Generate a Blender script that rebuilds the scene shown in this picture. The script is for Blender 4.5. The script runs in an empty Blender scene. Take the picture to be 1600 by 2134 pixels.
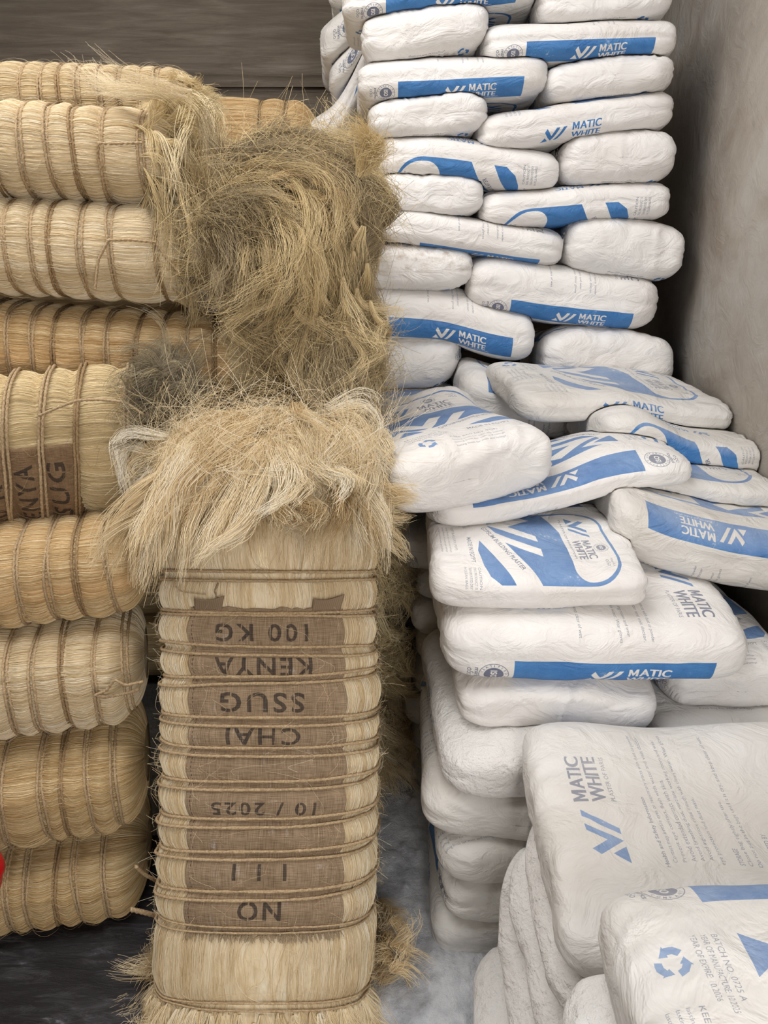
import bpy, math, random
import numpy as np
from mathutils import Vector, Matrix
random.seed(7)
RNG = np.random.default_rng(7)
C = bpy.context.scene.collection
R = math.radians

# ------------------------------------------------------------------ camera, world, lights, exposure
CAM_H, PITCH, F = 1.6, R(21.0), 1602.0
cam_d = bpy.data.cameras.new('camera'); cam = bpy.data.objects.new('camera', cam_d); C.objects.link(cam)
cam_d.sensor_fit = 'HORIZONTAL'; cam_d.sensor_width = 36; cam_d.lens = 36 * F / 1600
cam_d.clip_start = 0.02; cam_d.clip_end = 60
cam.location = (0, 0, CAM_H); cam.rotation_euler = (math.pi / 2 - PITCH, 0, 0)
sc = bpy.context.scene; sc.camera = cam
sc.view_settings.view_transform = 'Standard'; sc.view_settings.look = 'None'
sc.view_settings.gamma = 1.0; sc.view_settings.exposure = 0.06
try: sc.view_settings.use_curve_mapping = False
except Exception: pass
w = bpy.data.worlds.new('sky'); sc.world = w; w.use_nodes = True
w.node_tree.nodes['Background'].inputs[0].default_value = (0.80, 0.88, 1.0, 1)
w.node_tree.nodes['Background'].inputs[1].default_value = 0.85

def area(name, loc, rot, sx, sy, power, col):
    d = bpy.data.lights.new(name, 'AREA'); d.shape = 'RECTANGLE'; d.size = sx; d.size_y = sy
    d.energy = power; d.color = col
    o = bpy.data.objects.new(name, d); C.objects.link(o); o.location = loc; o.rotation_euler = rot
    return o
area('doorway_daylight', (0.68, -1.4, 1.6), (R(86), 0, R(10)), 1.2, 1.7, 72, (1.0, 0.975, 0.95))
area('overhead_fill', (-1.0, 1.25, 3.28), (R(3), R(-12), 0), 2.2, 1.6, 58, (1.0, 0.965, 0.92))  # overhead fill added to brighten upper bales and right wall, source unseen
sc.cycles.max_bounces = 6; sc.cycles.diffuse_bounces = 4; sc.cycles.glossy_bounces = 2
sc.cycles.transparent_max_bounces = 4

# ------------------------------------------------------------------ measuring help
CP, SP = math.cos(PITCH), math.sin(PITCH)
def at(px, py, Y=None, z=None):
    """world point seen at a pixel of the photograph, on the plane Y or at the height z"""
    x = (px - 800) / F; d = (py - 1067) / F
    v = np.array([x, CP - d * SP, -SP - d * CP])
    k = (Y / v[1]) if Y is not None else ((z - CAM_H) / v[2])
    return np.array([0, 0, CAM_H]) + v * k

# ------------------------------------------------------------------ noise
_T = np.random.default_rng(3).random(65536)
def vn(p, seed=0):
    p = np.asarray(p, float); i = np.floor(p).astype(np.int64); f = p - i; f = f * f * (3 - 2 * f)
    def h(a, b, c):
        return _T[((a * 73856093) ^ (b * 19349663) ^ (c * 83492791) ^ (seed * 2654435)) & 65535]
    x, y, z = i[..., 0], i[..., 1], i[..., 2]; fx, fy, fz = f[..., 0], f[..., 1], f[..., 2]
    def mx(a, b, t): return a + (b - a) * t
    return mx(mx(mx(h(x, y, z), h(x+1, y, z), fx), mx(h(x, y+1, z), h(x+1, y+1, z), fx), fy),
              mx(mx(h(x, y, z+1), h(x+1, y, z+1), fx), mx(h(x, y+1, z+1), h(x+1, y+1, z+1), fx), fy), fz) * 2 - 1
def fbm(p, seed=0, o=3):
    p = np.asarray(p, float); s = 0; a = 1
    for k in range(o): s = s + a * vn(p * (2 ** k), seed + k * 17); a *= .5
    return s / 1.75
def vn3(p, seed=0): return np.stack([vn(p, seed), vn(p, seed + 101), vn(p, seed + 202)], -1)

# ------------------------------------------------------------------ object helpers
def tag(o, label=None, cat=None, group=None, kind=None):
    if label: o['label'] = label
    if cat: o['category'] = cat
    if group: o['group'] = group
    if kind: o['kind'] = kind
    return o
def empty(name, loc, label, cat, group=None):
    o = bpy.data.objects.new(name, None); C.objects.link(o); o.location = loc
    o.empty_display_size = .05
    return tag(o, label, cat, group)
def mesh_obj(name, V, Fq, mat, parent=None, uv=None, smooth=True, origin=None):
    """V (n,3) world; Fq list of arrays of faces (all same size each)"""
    V = np.asarray(V, np.float32)
    if parent is not None: origin = np.array(parent_origin(parent))
    if origin is None: origin = np.array([V[:, 0].mean(), V[:, 1].mean(), V[:, 2].min()])
    V = V - np.asarray(origin, np.float32)
    me = bpy.data.meshes.new(name)
    if not isinstance(Fq, list): Fq = [Fq]
    idx = np.concatenate([f.reshape(-1) for f in Fq]).astype(np.int32)
    tot = np.concatenate([np.full(len(f), f.shape[1]) for f in Fq]).astype(np.int32)
    st = np.concatenate([[0], np.cumsum(tot)[:-1]]).astype(np.int32)
    me.vertices.add(len(V)); me.vertices.foreach_set('co', V.reshape(-1))
    me.loops.add(len(idx)); me.loops.foreach_set('vertex_index', idx)
    me.polygons.add(len(tot)); me.polygons.foreach_set('loop_start', st); me.polygons.foreach_set('loop_total', tot)
    if uv is not None:
        l = me.uv_layers.new(name='UVMap'); l.data.foreach_set('uv', np.asarray(uv, np.float32).reshape(-1))
    me.update(calc_edges=True); me.validate()
    if smooth: me.polygons.foreach_set('use_smooth', np.ones(len(me.polygons), bool))
    me.materials.append(mat)
    o = bpy.data.objects.new(name, me); C.objects.link(o)
    if parent is not None: o.parent = parent
    else: o.location = origin
    return o
def parent_origin(p):
    v = np.zeros(3)
    while p is not None:
        v += np.array(p.location); p = p.parent
    return v
def grid_faces(nu, nv, wrap=False):
    """nu rows x nv columns of vertices"""
    i = np.arange(nu - 1)[:, None]; j = np.arange(nv if wrap else nv - 1)[None, :]
    j2 = (j + 1) % nv
    return np.stack([i * nv + j, i * nv + j2, (i + 1) * nv + j2, (i + 1) * nv + j], -1).reshape(-1, 4)
def curves_obj(name, P, rad, tone, mat, parent, kind='stuff'):
    """P (N,K,3) strands, rad (N,K) or scalar, tone (N,)"""
    N, K, _ = P.shape
    cu = bpy.data.hair_curves.new(name); cu.add_curves([K] * N)
    org = parent_origin(parent)
    cu.attributes['position'].data.foreach_set('vector', (P - org).astype(np.float32).reshape(-1)) if 'position' in cu.attributes else cu.position_data.foreach_set('vector', (P - org).astype(np.float32).reshape(-1))
    r = np.broadcast_to(rad, (N, K)).astype(np.float32).reshape(-1)
    ra = cu.attributes.get('radius') or cu.attributes.new('radius', 'FLOAT', 'POINT')
    ra.data.foreach_set('value', np.ascontiguousarray(r))
    ta = cu.attributes.new('tone', 'FLOAT', 'CURVE'); ta.data.foreach_set('value', np.ascontiguousarray(tone, np.float32))
    cu.materials.append(mat)
    o = bpy.data.objects.new(name, cu); C.objects.link(o); o.parent = parent
    if kind: o['kind'] = kind
    return o

# ------------------------------------------------------------------ material helpers
def mat(name):
    m = bpy.data.materials.new(name); m.use_nodes = True; nt = m.node_tree
    return m, nt, nt.nodes['Principled BSDF']
def N(nt, t, **k):
    n = nt.nodes.new(t)
    for a, b in k.items():
        if a.startswith('_'): setattr(n, a[1:], b)
        else:
            key = int(a[1:]) if a[0] == 'i' and a[1:].isdigit() else a.replace('__', ' ')
            n.inputs[key].default_value = b
    return n
def L(nt, a, b): nt.links.new(a, b)
def ramp(nt, src, stops):
    r = nt.nodes.new('ShaderNodeValToRGB'); e = r.color_ramp.elements
    while len(e) > 1: e.remove(e[-1])
    e[0].position = stops[0][0]; e[0].color = (*stops[0][1], 1)
    for p, c in stops[1:]:
        k = e.new(p); k.color = (*c, 1)
    L(nt, src, r.inputs[0]); return r
def mapping(nt, src, scale, rot=(0, 0, 0)):
    m = nt.nodes.new('ShaderNodeMapping'); m.inputs['Scale'].default_value = scale; m.inputs['Rotation'].default_value = rot
    L(nt, src, m.inputs[0]); return m.outputs[0]
def noise(nt, vec, scale, detail=4, rough=.55, dist=0.0):
    n = N(nt, 'ShaderNodeTexNoise', Scale=scale, Detail=detail, Roughness=rough, Distortion=dist)
    L(nt, vec, n.inputs['Vector']); return n.outputs['Fac']
def math_n(nt, op, a, b=None, clamp=False):
    n = nt.nodes.new('ShaderNodeMath'); n.operation = op; n.use_clamp = clamp
    for i, v in enumerate((a, b)):
        if v is None: continue
        if isinstance(v, (int, float)): n.inputs[i].default_value = v
        else: L(nt, v, n.inputs[i])
    return n.outputs[0]
def mixc(nt, fac, a, b):
    n = nt.nodes.new('ShaderNodeMix'); n.data_type = 'RGBA'
    for i, v in ((0, fac), (6, a), (7, b)):
        if isinstance(v, (int, float)): n.inputs[i].default_value = v
        elif isinstance(v, tuple): n.inputs[i].default_value = (*v, 1)
        else: L(nt, v, n.inputs[i])
    return n.outputs[2]
def bump(nt, h, strength, dist, prev=None):
    b = N(nt, 'ShaderNodeBump', Strength=strength, Distance=dist); L(nt, h, b.inputs['Height'])
    if prev is not None: L(nt, prev, b.inputs['Normal'])
    return b.outputs[0]
def srgb(r, g, b):
    f = lambda c: (c / 255 / 12.92) if c / 255 <= .04045 else ((c / 255 + .055) / 1.055) ** 2.4
    return (f(r), f(g), f(b))

# ------------------------------------------------------------------ print drawing (rasterised in memory from glyph outlines)
_txt = {}
def glyphs(s, bold=0.0, space=1.0):
    k = (s, bold, space)
    if k in _txt: return _txt[k]
    cu = bpy.data.curves.new('t', 'FONT'); cu.body = s; cu.size = 1; cu.offset = bold; cu.space_character = space
    cu.resolution_u = 3; cu.fill_mode = 'FRONT'
    o = bpy.data.objects.new('t', cu); C.objects.link(o)
    dg = bpy.context.evaluated_depsgraph_get(); me = o.evaluated_get(dg).to_mesh()
    me.calc_loop_triangles()
    v = np.array([q.co[:2] for q in me.vertices]); t = np.array([q.vertices[:] for q in me.loop_triangles])
    o.evaluated_get(dg).to_mesh_clear(); bpy.data.objects.remove(o); bpy.data.curves.remove(cu)
    v[:, 0] -= v[:, 0].min(); v[:, 1] -= v[:, 1].min()
    _txt[k] = (v, t); return _txt[k]
class Canvas:
    def __init__(s, wmm, hmm, ppm):
        s.w, s.h, s.p = int(wmm * ppm), int(hmm * ppm), ppm
        s.a = np.zeros((s.h, s.w), np.float32); s.org = (0, 0); s.rd = (1, 0); s.up = (0, 1); s.wrap = hmm
    def frame(s, org, rd, up): s.org, s.rd, s.up = org, rd, up; return s
    def M(s, v):
        v = np.asarray(v, float)
        return np.stack([s.org[0] + v[:, 0] * s.rd[0] + v[:, 1] * s.up[0], s.org[1] + v[:, 0] * s.rd[1] + v[:, 1] * s.up[1]], -1) * s.p
    def tris(s, v, t, val=1.0):
        q = s.M(v); pts = q[t]
        for P in pts: s._tri(P, val)
    def _tri(s, P, val):
        x0, y0 = np.floor(P.min(0)).astype(int); x1, y1 = np.ceil(P.max(0)).astype(int)
        x0 = max(x0, 0); x1 = min(x1, s.w); 
        if x1 <= x0 or y1 <= y0: return
        X, Y = np.meshgrid(np.arange(x0, x1) + .5, np.arange(y0, y1) + .5)
        (ax, ay), (bx, by), (cx, cy) = P
        d1 = (X - bx) * (ay - by) - (ax - bx) * (Y - by)
        d2 = (X - cx) * (by - cy) - (bx - cx) * (Y - cy)
        d3 = (X - ax) * (cy - ay) - (cx - ax) * (Y - ay)
        m = ((d1 >= 0) & (d2 >= 0) & (d3 >= 0)) | ((d1 <= 0) & (d2 <= 0) & (d3 <= 0))
        rows = np.arange(y0, y1) % s.h
        sub = s.a[rows, x0:x1]; sub[m] = val; s.a[rows, x0:x1] = sub
    def poly(s, v, val=1.0):
        q = s.M(v); x0, y0 = np.floor(q.min(0)).astype(int); x1, y1 = np.ceil(q.max(0)).astype(int)
        x0 = max(x0, 0); x1 = min(x1, s.w)
        if x1 <= x0 or y1 <= y0: return
        X, Y = np.meshgrid(np.arange(x0, x1) + .5, np.arange(y0, y1) + .5); m = np.zeros(X.shape, bool)
        for i in range(len(q)):
            (ax, ay), (bx, by) = q[i], q[(i + 1) % len(q)]
            if ay == by: continue
            c = ((ay > Y) != (by > Y)) & (X < (bx - ax) * (Y - ay) / (by - ay) + ax); m ^= c
        rows = np.arange(y0, y1) % s.h
        sub = s.a[rows, x0:x1]; sub[m] = val; s.a[rows, x0:x1] = sub
    def text(s, t, x, y, size, width=None, bold=0.0, val=1.0, ang=0, center=False, space=1.0):
        if t == 'MATIC':
            wm = width * .235
            s.poly([(x + a * wm, y + b * size) for a, b in ((0, 0), (0, 1), (.27, 1), (.5, .5), (.73, 1), (1, 1), (1, 0), (.76, 0), (.76, .60), (.56, .14), (.44, .14), (.24, .60), (.24, 0))], val)
            return s.text('ATIC', x + wm + width * .035, y, size, width * .73, bold, val)
        v, tr = glyphs(t, bold, space); v = v.copy(); h = v[:, 1].max(); wd = v[:, 0].max()
        k = size / h; kx = (width / wd) if width else k
        v = v * (kx, k)
        if center: v[:, 0] -= v[:, 0].max() / 2
        c, n = math.cos(ang), math.sin(ang)
        for e in ((0.0,) if bold != .008 else (-.035, 0.0, .035)):
            s.tris(np.stack([x + (v[:, 0] + e * size) * c - v[:, 1] * n, y + (v[:, 0] + e * size) * n + v[:, 1] * c], -1), tr, val)
    def disc(s, x, y, r, val=1.0, n=40):
        a = np.linspace(0, 2 * math.pi, n, endpoint=False); s.poly(np.stack([x + r * np.cos(a), y + r * np.sin(a)], -1), val)
    def mark(s, x, y, wd, val=1.0):
        k = wd / 1.7
        for P in ([(0, 0), (.50, 0), (.28, .42)], [(.24, .76), (.40, .99), (.70, .48), (1.02, .99), (1.24, .99), (.68, .01)], [(.88, .01), (1.08, .01), (1.70, .99), (1.48, .99)]):
            s.poly([(x + a * k, y + b * k) for a, b in P], val)
    def recycle(s, x, y, r, val=1.0):
        for k in range(3):
            a0 = k * 2 * math.pi / 3 + .2
            A = [a0, a0 + .55, a0 + 1.1, a0 + 1.45]
            out = [(x + r * math.cos(a), y + r * math.sin(a)) for a in A[:3]]
            inn = [(x + .55 * r * math.cos(a), y + .55 * r * math.sin(a)) for a in A[2::-1]]
            s.poly(out + [(x + 1.15 * r * math.cos(A[2]), y + 1.15 * r * math.sin(A[2])), (x + .78 * r * math.cos(A[3] + .3), y + .78 * r * math.sin(A[3] + .3)),
                          (x + .4 * r * math.cos(A[2]), y + .4 * r * math.sin(A[2]))] + inn, val)
    def seal(s, x, y, r, ang=-math.pi / 2):
        s.disc(x, y, r); s.disc(x, y, r * .95, 0); s.disc(x, y, r * .66); 
        c, n = math.cos(ang), math.sin(ang)
        s.text('ISO', x - c * r * .42 + n * r * .22, y - n * r * .42 - c * r * .22, r * .44, r * .84, .03, 0.0, ang)
        for txt, a0, a1 in (('CERTIFIED', 2.9, .25), ('COMPANY', -2.6, -.5)):
            for i, ch in enumerate(txt):
                a = a0 + (a1 - a0) * i / (len(txt) - 1) + ang + math.pi / 2; b = a - math.pi / 2 if a0 > 0 else a + math.pi / 2
                rr = r * .73 if a0 > 0 else r * .90
                s.text(ch, x + rr * math.cos(a), y + rr * math.sin(a), r * .17, None, .02, 1.0, b)
def pack(name, chans, ppm=None):
    h, w_ = chans[0].shape; im = bpy.data.images.new(name, w_, h, alpha=False, float_buffer=False)
    px = np.ones((h, w_, 4), np.float32); px[..., :3] = 0
    for k, c in enumerate(chans): px[..., k] = c
    im.colorspace_settings.name = 'Non-Color'
    im.pixels.foreach_set(px.reshape(-1)); im.update(); im.pack(); return im

PPM = 2.3
BL, BP = 600.0, 1040.0
blue = Canvas(BL, BP, PPM); ink = Canvas(BL, BP, PPM)
def rrect(x0, y0, x1, y1, rt, rb):
    P = []
    for cx, cy, r, a in ((x1 - rt, y1 - rt, rt, 0), (x0 + rt, y1 - rt, rt, 90), (x0 + rb, y0 + rb, rb, 180), (x1 - rb, y0 + rb, rb, 270)):
        for k in range(9): P.append((cx + r * math.cos(R(a + k * 11.25)), cy + r * math.sin(R(a + k * 11.25))))
    return P
def draw_bag():
    # front panel: w across 0..400, h up the bag 0..600
    for c in (blue, ink): c.frame((0, 460), (0, -1), (1, 0))
    blue.poly(rrect(34, 300, 366, 530, 84, 2))
    blue.poly([(34, 330), (366, 330), (366, 292), (230, 226), (130, 176), (34, 176)])
    blue.poly(rrect(43, 392, 356, 522, 78, 40), 0)                    # the white label
    blue.poly([(43, 470), (43, 360), (80, 372), (140, 392), (200, 400)], 0)
    s = 250                                                        # the great white mark over the block
    blue.mark(20, 168, s, 0)
    blue.poly([(200, 392), (366, 392), (366, 330), (300, 350)])
    blue.poly([(120, 136), (366, 256), (366, 292), (120, 172)], 0)
    blue.poly([(205, 140), (366, 220), (366, 180), (345, 152), (310, 138), (250, 130)])
    blue.poly([(34, 150), (96, 150), (62, 200)])
    ink.text('GYPSUM BUILDING PLASTER', 140, 153, 15, 205, .02, 1, math.atan2(120, 246))
    blue.mark(70, 424, 96); ink.text('MATIC', 184, 446, 24, 92, .008); ink.text('WHITE', 184, 418, 24, 92, .008)
    ink.text('PLASTER OF PARIS (POP)', 76, 403, 8, 200, .01)
    ink.seal(226, 494, 21, 0); ink.text('oSo', 286, 486, 12, 26); ink.text('marks', 282, 501, 8, 32)
    ink.text('MADE IN EGYPT', 190, 104, 13, 110, .01)
    for k, t in enumerate(('BATCH NO. 0725 A', 'YEAR OF MANUFACTURE: 10.2025', 'YEAR OF EXPIRE: 10.2026')): ink.text(t, 36, 116 - k * 14, 8, 90 + 14 * (k == 1), 0)
    for k, t in enumerate(('CAUTION', 'THIS PRODUCT IS', 'TRANSPORTED DRY', 'IN CLEAN BAGS')): ink.text(t, 318, 120 - k * 13, 7, 60, 0)
    blue.recycle(70, 56, 22)
    ink.text('KEEP BAG DRY (POP)', 130, 62, 10, 120)
    for k in range(3): ink.text('lasting finish for walls and ceilings', 130, 48 - k * 12, 7, 130)
    # gusset with the blue band, text upright toward the back panel
    for c in (blue, ink): c.frame((0, 460), (1, 0), (0, 1))
    blue.poly([(130, 22), (520, 22), (520, 98), (130, 98)])
    blue.mark(268, 36, 74, 0); blue.text('MATIC', 352, 62, 21, 84, .008, 0); blue.text('WHITE', 352, 36, 21, 84, .008, 0)
    blue.text('PLASTER OF PARIS (POP)', 352, 27, 5.5, 96, 0, 0)
    ink.seal(92, 62, 29); ink.text('oSo', 42, 78, 12, 30, 0, 1, -math.pi / 2); ink.text('marks', 56, 80, 9, 40, .02, 1, -math.pi / 2)
    # back panel
    for c in (blue, ink): c.frame((0, 980), (0, -1), (1, 0))
    blue.mark(110, 468, 100); ink.text('MATIC', 226, 506, 26, 92, .008); ink.text('WHITE', 226, 474, 26, 92, .008); ink.text('PLASTER OF PARIS', 226, 458, 8, 92)
    lines = ['Health and Safety Information', '  Contact may irritate eyes or respiratory tracts with dust or powder.', '  Prevent eye contact, flush with water and visit doctor.', '  Avoid extended contact with skin.',
             '  Avoid breathing dust, ventilate working room and wear', '  Avoid ingestion; rinse mouth with clean water. Wear gloves', 'eye protection and dust mask.', '', 'STORAGE', 'Close bag tightly after use.', 'Do not put in the bags until it is dry, and keep clear of wet',
             '', 'DISTRIBUTED BY', 'MATIC LUXURY', 'plaster company, Kenya', 'Keep bag flat, Made in Egypt']
    for k, t in enumerate(lines):
        if t: ink.text(t, 104 + 8 * (t[0] == ' '), 404 - k * 15.5, 11 if t in ('MATIC LUXURY',) else 9, min(265, len(t) * 4.6), .012 if k in (0, 8) else 0)
    # the other gusset: mark and name in blue on white
    for c in (blue, ink):
        c.frame((0, -60), (1, 0), (0, 1))
    blue.mark(190, 40, 78); blue.text('MATIC', 284, 70, 22, 86, .008); blue.text('WHITE', 284, 42, 22, 86, .008)
    ink.text('PLASTER OF PARIS (POP)', 284, 32, 6, 110)
draw_bag()
bag_img = pack('bag_print', [blue.a, ink.a])

# ------------------------------------------------------------------ materials
def bag_material(name, dusty=0.35, cake=0.0, grey=0):
    m, nt, b = mat(name)
    uv = nt.nodes.new('ShaderNodeUVMap').outputs[0]
    tc = nt.nodes.new('ShaderNodeTexCoord'); oi = nt.nodes.new('ShaderNodeObjectInfo')
    add = nt.nodes.new('ShaderNodeVectorMath'); add.operation = 'ADD'; L(nt, tc.outputs['Object'], add.inputs[0])
    sc_ = nt.nodes.new('ShaderNodeVectorMath'); sc_.operation = 'SCALE'; sc_.inputs['Scale'].default_value = 9.0
    L(nt, oi.outputs['Location'], sc_.inputs[0]); L(nt, sc_.outputs[0], add.inputs[1]); P = add.outputs[0]
    im = nt.nodes.new('ShaderNodeTexImage'); im.image = bag_img; im.extension = 'REPEAT'; L(nt, uv, im.inputs[0])
    sep = nt.nodes.new('ShaderNodeSeparateColor'); L(nt, im.outputs[0], sep.inputs[0])
    geo = nt.nodes.new('ShaderNodeNewGeometry'); sx = nt.nodes.new('ShaderNodeSeparateXYZ'); L(nt, geo.outputs['Normal'], sx.inputs[0])
    up = math_n(nt, 'MULTIPLY', sx.outputs[2], 1.0, True)
    n1 = noise(nt, P, 9, 8, .72); n2 = noise(nt, P, 190, 2, .6)
    wear = math_n(nt, 'ADD', math_n(nt, 'MULTIPLY', n1, 1.0), math_n(nt, 'MULTIPLY', n2, .42))
    wr = ramp(nt, wear, [(.86 if not cake else .62, (0, 0, 0)), (1.0 if not cake else .85, (1, 1, 1))])
    dust = math_n(nt, 'MULTIPLY', wr.outputs[0], .8)
    dust = math_n(nt, 'ADD', dust, math_n(nt, 'MULTIPLY', math_n(nt, 'MULTIPLY', up, n1), dusty), True)
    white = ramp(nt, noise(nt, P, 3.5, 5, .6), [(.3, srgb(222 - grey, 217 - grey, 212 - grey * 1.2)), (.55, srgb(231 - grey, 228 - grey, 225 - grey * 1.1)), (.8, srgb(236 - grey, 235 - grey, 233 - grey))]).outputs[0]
    bl = ramp(nt, n1, [(.3, srgb(50, 106, 168)), (.7, srgb(74, 132, 190))]).outputs[0]
    inv = math_n(nt, 'SUBTRACT', 1.0, dust)
    c = mixc(nt, math_n(nt, 'MULTIPLY', sep.outputs[0], inv), white, bl)
    c = mixc(nt, math_n(nt, 'MULTIPLY', sep.outputs[1], math_n(nt, 'MULTIPLY', inv, .85)), c, srgb(62, 76, 112))
    L(nt, c, b.inputs['Base Color']); b.inputs['Roughness'].default_value = .5 if not cake else .85
    b.inputs['Specular IOR Level'].default_value = .35 if not cake else .1
    st = mapping(nt, P, (1.0, 1.0, 1.6))
    w1 = noise(nt, st, 11, 4, .6, 1.2)
    rg = nt.nodes.new('ShaderNodeTexNoise'); rg.noise_type = 'RIDGED_MULTIFRACTAL'
    rg.inputs['Scale'].default_value = 9; rg.inputs['Detail'].default_value = 3; rg.inputs['Distortion'].default_value = .8
    try: rg.inputs['Gain'].default_value = 1.6
    except Exception: pass
    L(nt, st, rg.inputs['Vector'])
    nb = bump(nt, w1, .7, .014); nb = bump(nt, rg.outputs['Fac'], .30 + .1 * cake, .007, nb)
    if cake:
        nb = bump(nt, noise(nt, P, 55, 5, .7), .8, .008, nb); nb = bump(nt, noise(nt, P, 22, 4, .6), .7, .014, nb)
    else: nb = bump(nt, noise(nt, P, 60, 3, .6), .18, .003, nb)
    L(nt, nb, b.inputs['Normal']); return m
M_BAG = bag_material('woven_plastic_sack')
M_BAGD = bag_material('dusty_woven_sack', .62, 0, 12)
M_STAIN = bag_material('brown_stained_sack', .35, 0, 4)
def _stain():
    nt = M_STAIN.node_tree; b = nt.nodes['Principled BSDF']; old = b.inputs['Base Color'].links[0].from_socket
    P = nt.nodes.new('ShaderNodeTexCoord').outputs['Generated']; sz = nt.nodes.new('ShaderNodeSeparateXYZ'); L(nt, P, sz.inputs[0])
    n = noise(nt, P, 9, 6, .75); f = math_n(nt, 'MULTIPLY', ramp(nt, n, [(.45, (0, 0, 0)), (.62, (1, 1, 1))]).outputs[0], ramp(nt, sz.outputs[2], [(.45, (0, 0, 0)), (.85, (1, 1, 1))]).outputs[0])
    L(nt, mixc(nt, math_n(nt, 'MULTIPLY', f, .75), old, srgb(176, 158, 140)), b.inputs['Base Color'])
_stain()
M_CAKE = bag_material('powder_caked_sack', .8, 1.0)

def fibre_mat(name, stops, spec=.25, rough=.55):
    m, nt, b = mat(name)
    a = nt.nodes.new('ShaderNodeAttribute'); a.attribute_type = 'GEOMETRY'; a.attribute_name = 'tone'
    r = ramp(nt, a.outputs['Fac'], stops)
    L(nt, r.outputs[0], b.inputs['Base Color']); b.inputs['Roughness'].default_value = rough
    b.inputs['Specular IOR Level'].default_value = spec
    return m
H_PALE = fibre_mat('pale_sisal_strands', [(0, srgb(190, 160, 112)), (.35, srgb(226, 203, 160)), (.7, srgb(240, 226, 196)), (1, srgb(250, 244, 228))], .4, .42)
H_GOLD = fibre_mat('golden_sisal_strands', [(0, srgb(176, 140, 90)), (.4, srgb(220, 190, 138)), (.8, srgb(238, 218, 176)), (1, srgb(248, 238, 210))], .4, .42)
H_GREY = fibre_mat('weathered_sisal_strands', [(0, srgb(116, 104, 84)), (.3, srgb(164, 146, 114)), (.55, srgb(214, 190, 140)), (1, srgb(246, 230, 192))], .3, .5)
H_DARK = fibre_mat('grey_sisal_strands', [(0, srgb(88, 80, 66)), (.5, srgb(134, 123, 102)), (1, srgb(194, 180, 148))], .25, .5)

def bale_mat(name, c0, c1, c2, dirt):
    m, nt, b = mat(name)
    uv = nt.nodes.new('ShaderNodeUVMap').outputs[0]
    s1 = noise(nt, mapping(nt, uv, (5, 95, 1)), 1.0, 6, .65, .35)
    s2 = noise(nt, mapping(nt, uv, (22, 420, 1)), 1.0, 3, .6, .25)
    s3 = noise(nt, mapping(nt, uv, (4, 7, 1)), 1.0, 3, .5)
    f = math_n(nt, 'ADD', math_n(nt, 'MULTIPLY', s1, .65), math_n(nt, 'MULTIPLY', s2, .35))
    col = ramp(nt, f, [(.33, c0), (.5, c1), (.66, c2)]).outputs[0]
    dr = ramp(nt, s3, [(.52, (0, 0, 0)), (.75, (1, 1, 1))]).outputs[0]
    col = mixc(nt, math_n(nt, 'MULTIPLY', dr, .4), col, dirt)
    L(nt, col, b.inputs['Base Color']); b.inputs['Roughness'].default_value = .5; b.inputs['Specular IOR Level'].default_value = .3
    nb = bump(nt, s1, .7, .012); nb = bump(nt, s2, .5, .004, nb); L(nt, nb, b.inputs['Normal'])
    return m
M_PALE = bale_mat('combed_pale_sisal', srgb(190, 162, 120), srgb(226, 206, 170), srgb(242, 232, 208), srgb(204, 168, 122))
M_GOLD = bale_mat('combed_golden_sisal', srgb(176, 136, 88), srgb(222, 184, 132), srgb(242, 220, 178), srgb(196, 146, 92))
M_MUTE = bale_mat('combed_dull_sisal', srgb(170, 146, 106), srgb(212, 188, 144), srgb(234, 216, 178), srgb(184, 168, 130))
def plain(name, col, rough=.8, spec=.2, nscale=None, c2=None, bs=0, bd=.01):
    m, nt, b = mat(name); b.inputs['Roughness'].default_value = rough; b.inputs['Specular IOR Level'].default_value = spec
    b.inputs['Base Color'].default_value = (*col, 1)
    if nscale:
        tc = nt.nodes.new('ShaderNodeTexCoord').outputs['Object']; n = noise(nt, tc, nscale, 6, .65)
        r = ramp(nt, n, [(.35, col), (.68, c2 or col)]); L(nt, r.outputs[0], b.inputs['Base Color'])
        if bs: L(nt, bump(nt, n, bs, bd), b.inputs['Normal'])
    return m
M_TWINE = plain('sisal_twine', srgb(152, 127, 96), .85, .1, 260, srgb(200, 177, 143), .5, .002)
M_TWINED = plain('darker_sisal_twine', srgb(128, 103, 74), .85, .1, 260, srgb(176, 150, 114), .5, .002)
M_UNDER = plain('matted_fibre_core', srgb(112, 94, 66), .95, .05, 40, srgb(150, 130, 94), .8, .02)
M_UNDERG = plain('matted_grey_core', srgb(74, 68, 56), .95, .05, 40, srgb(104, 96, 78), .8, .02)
M_RED = plain('red_plastic', srgb(206, 14, 26), .35, .5)

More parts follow.
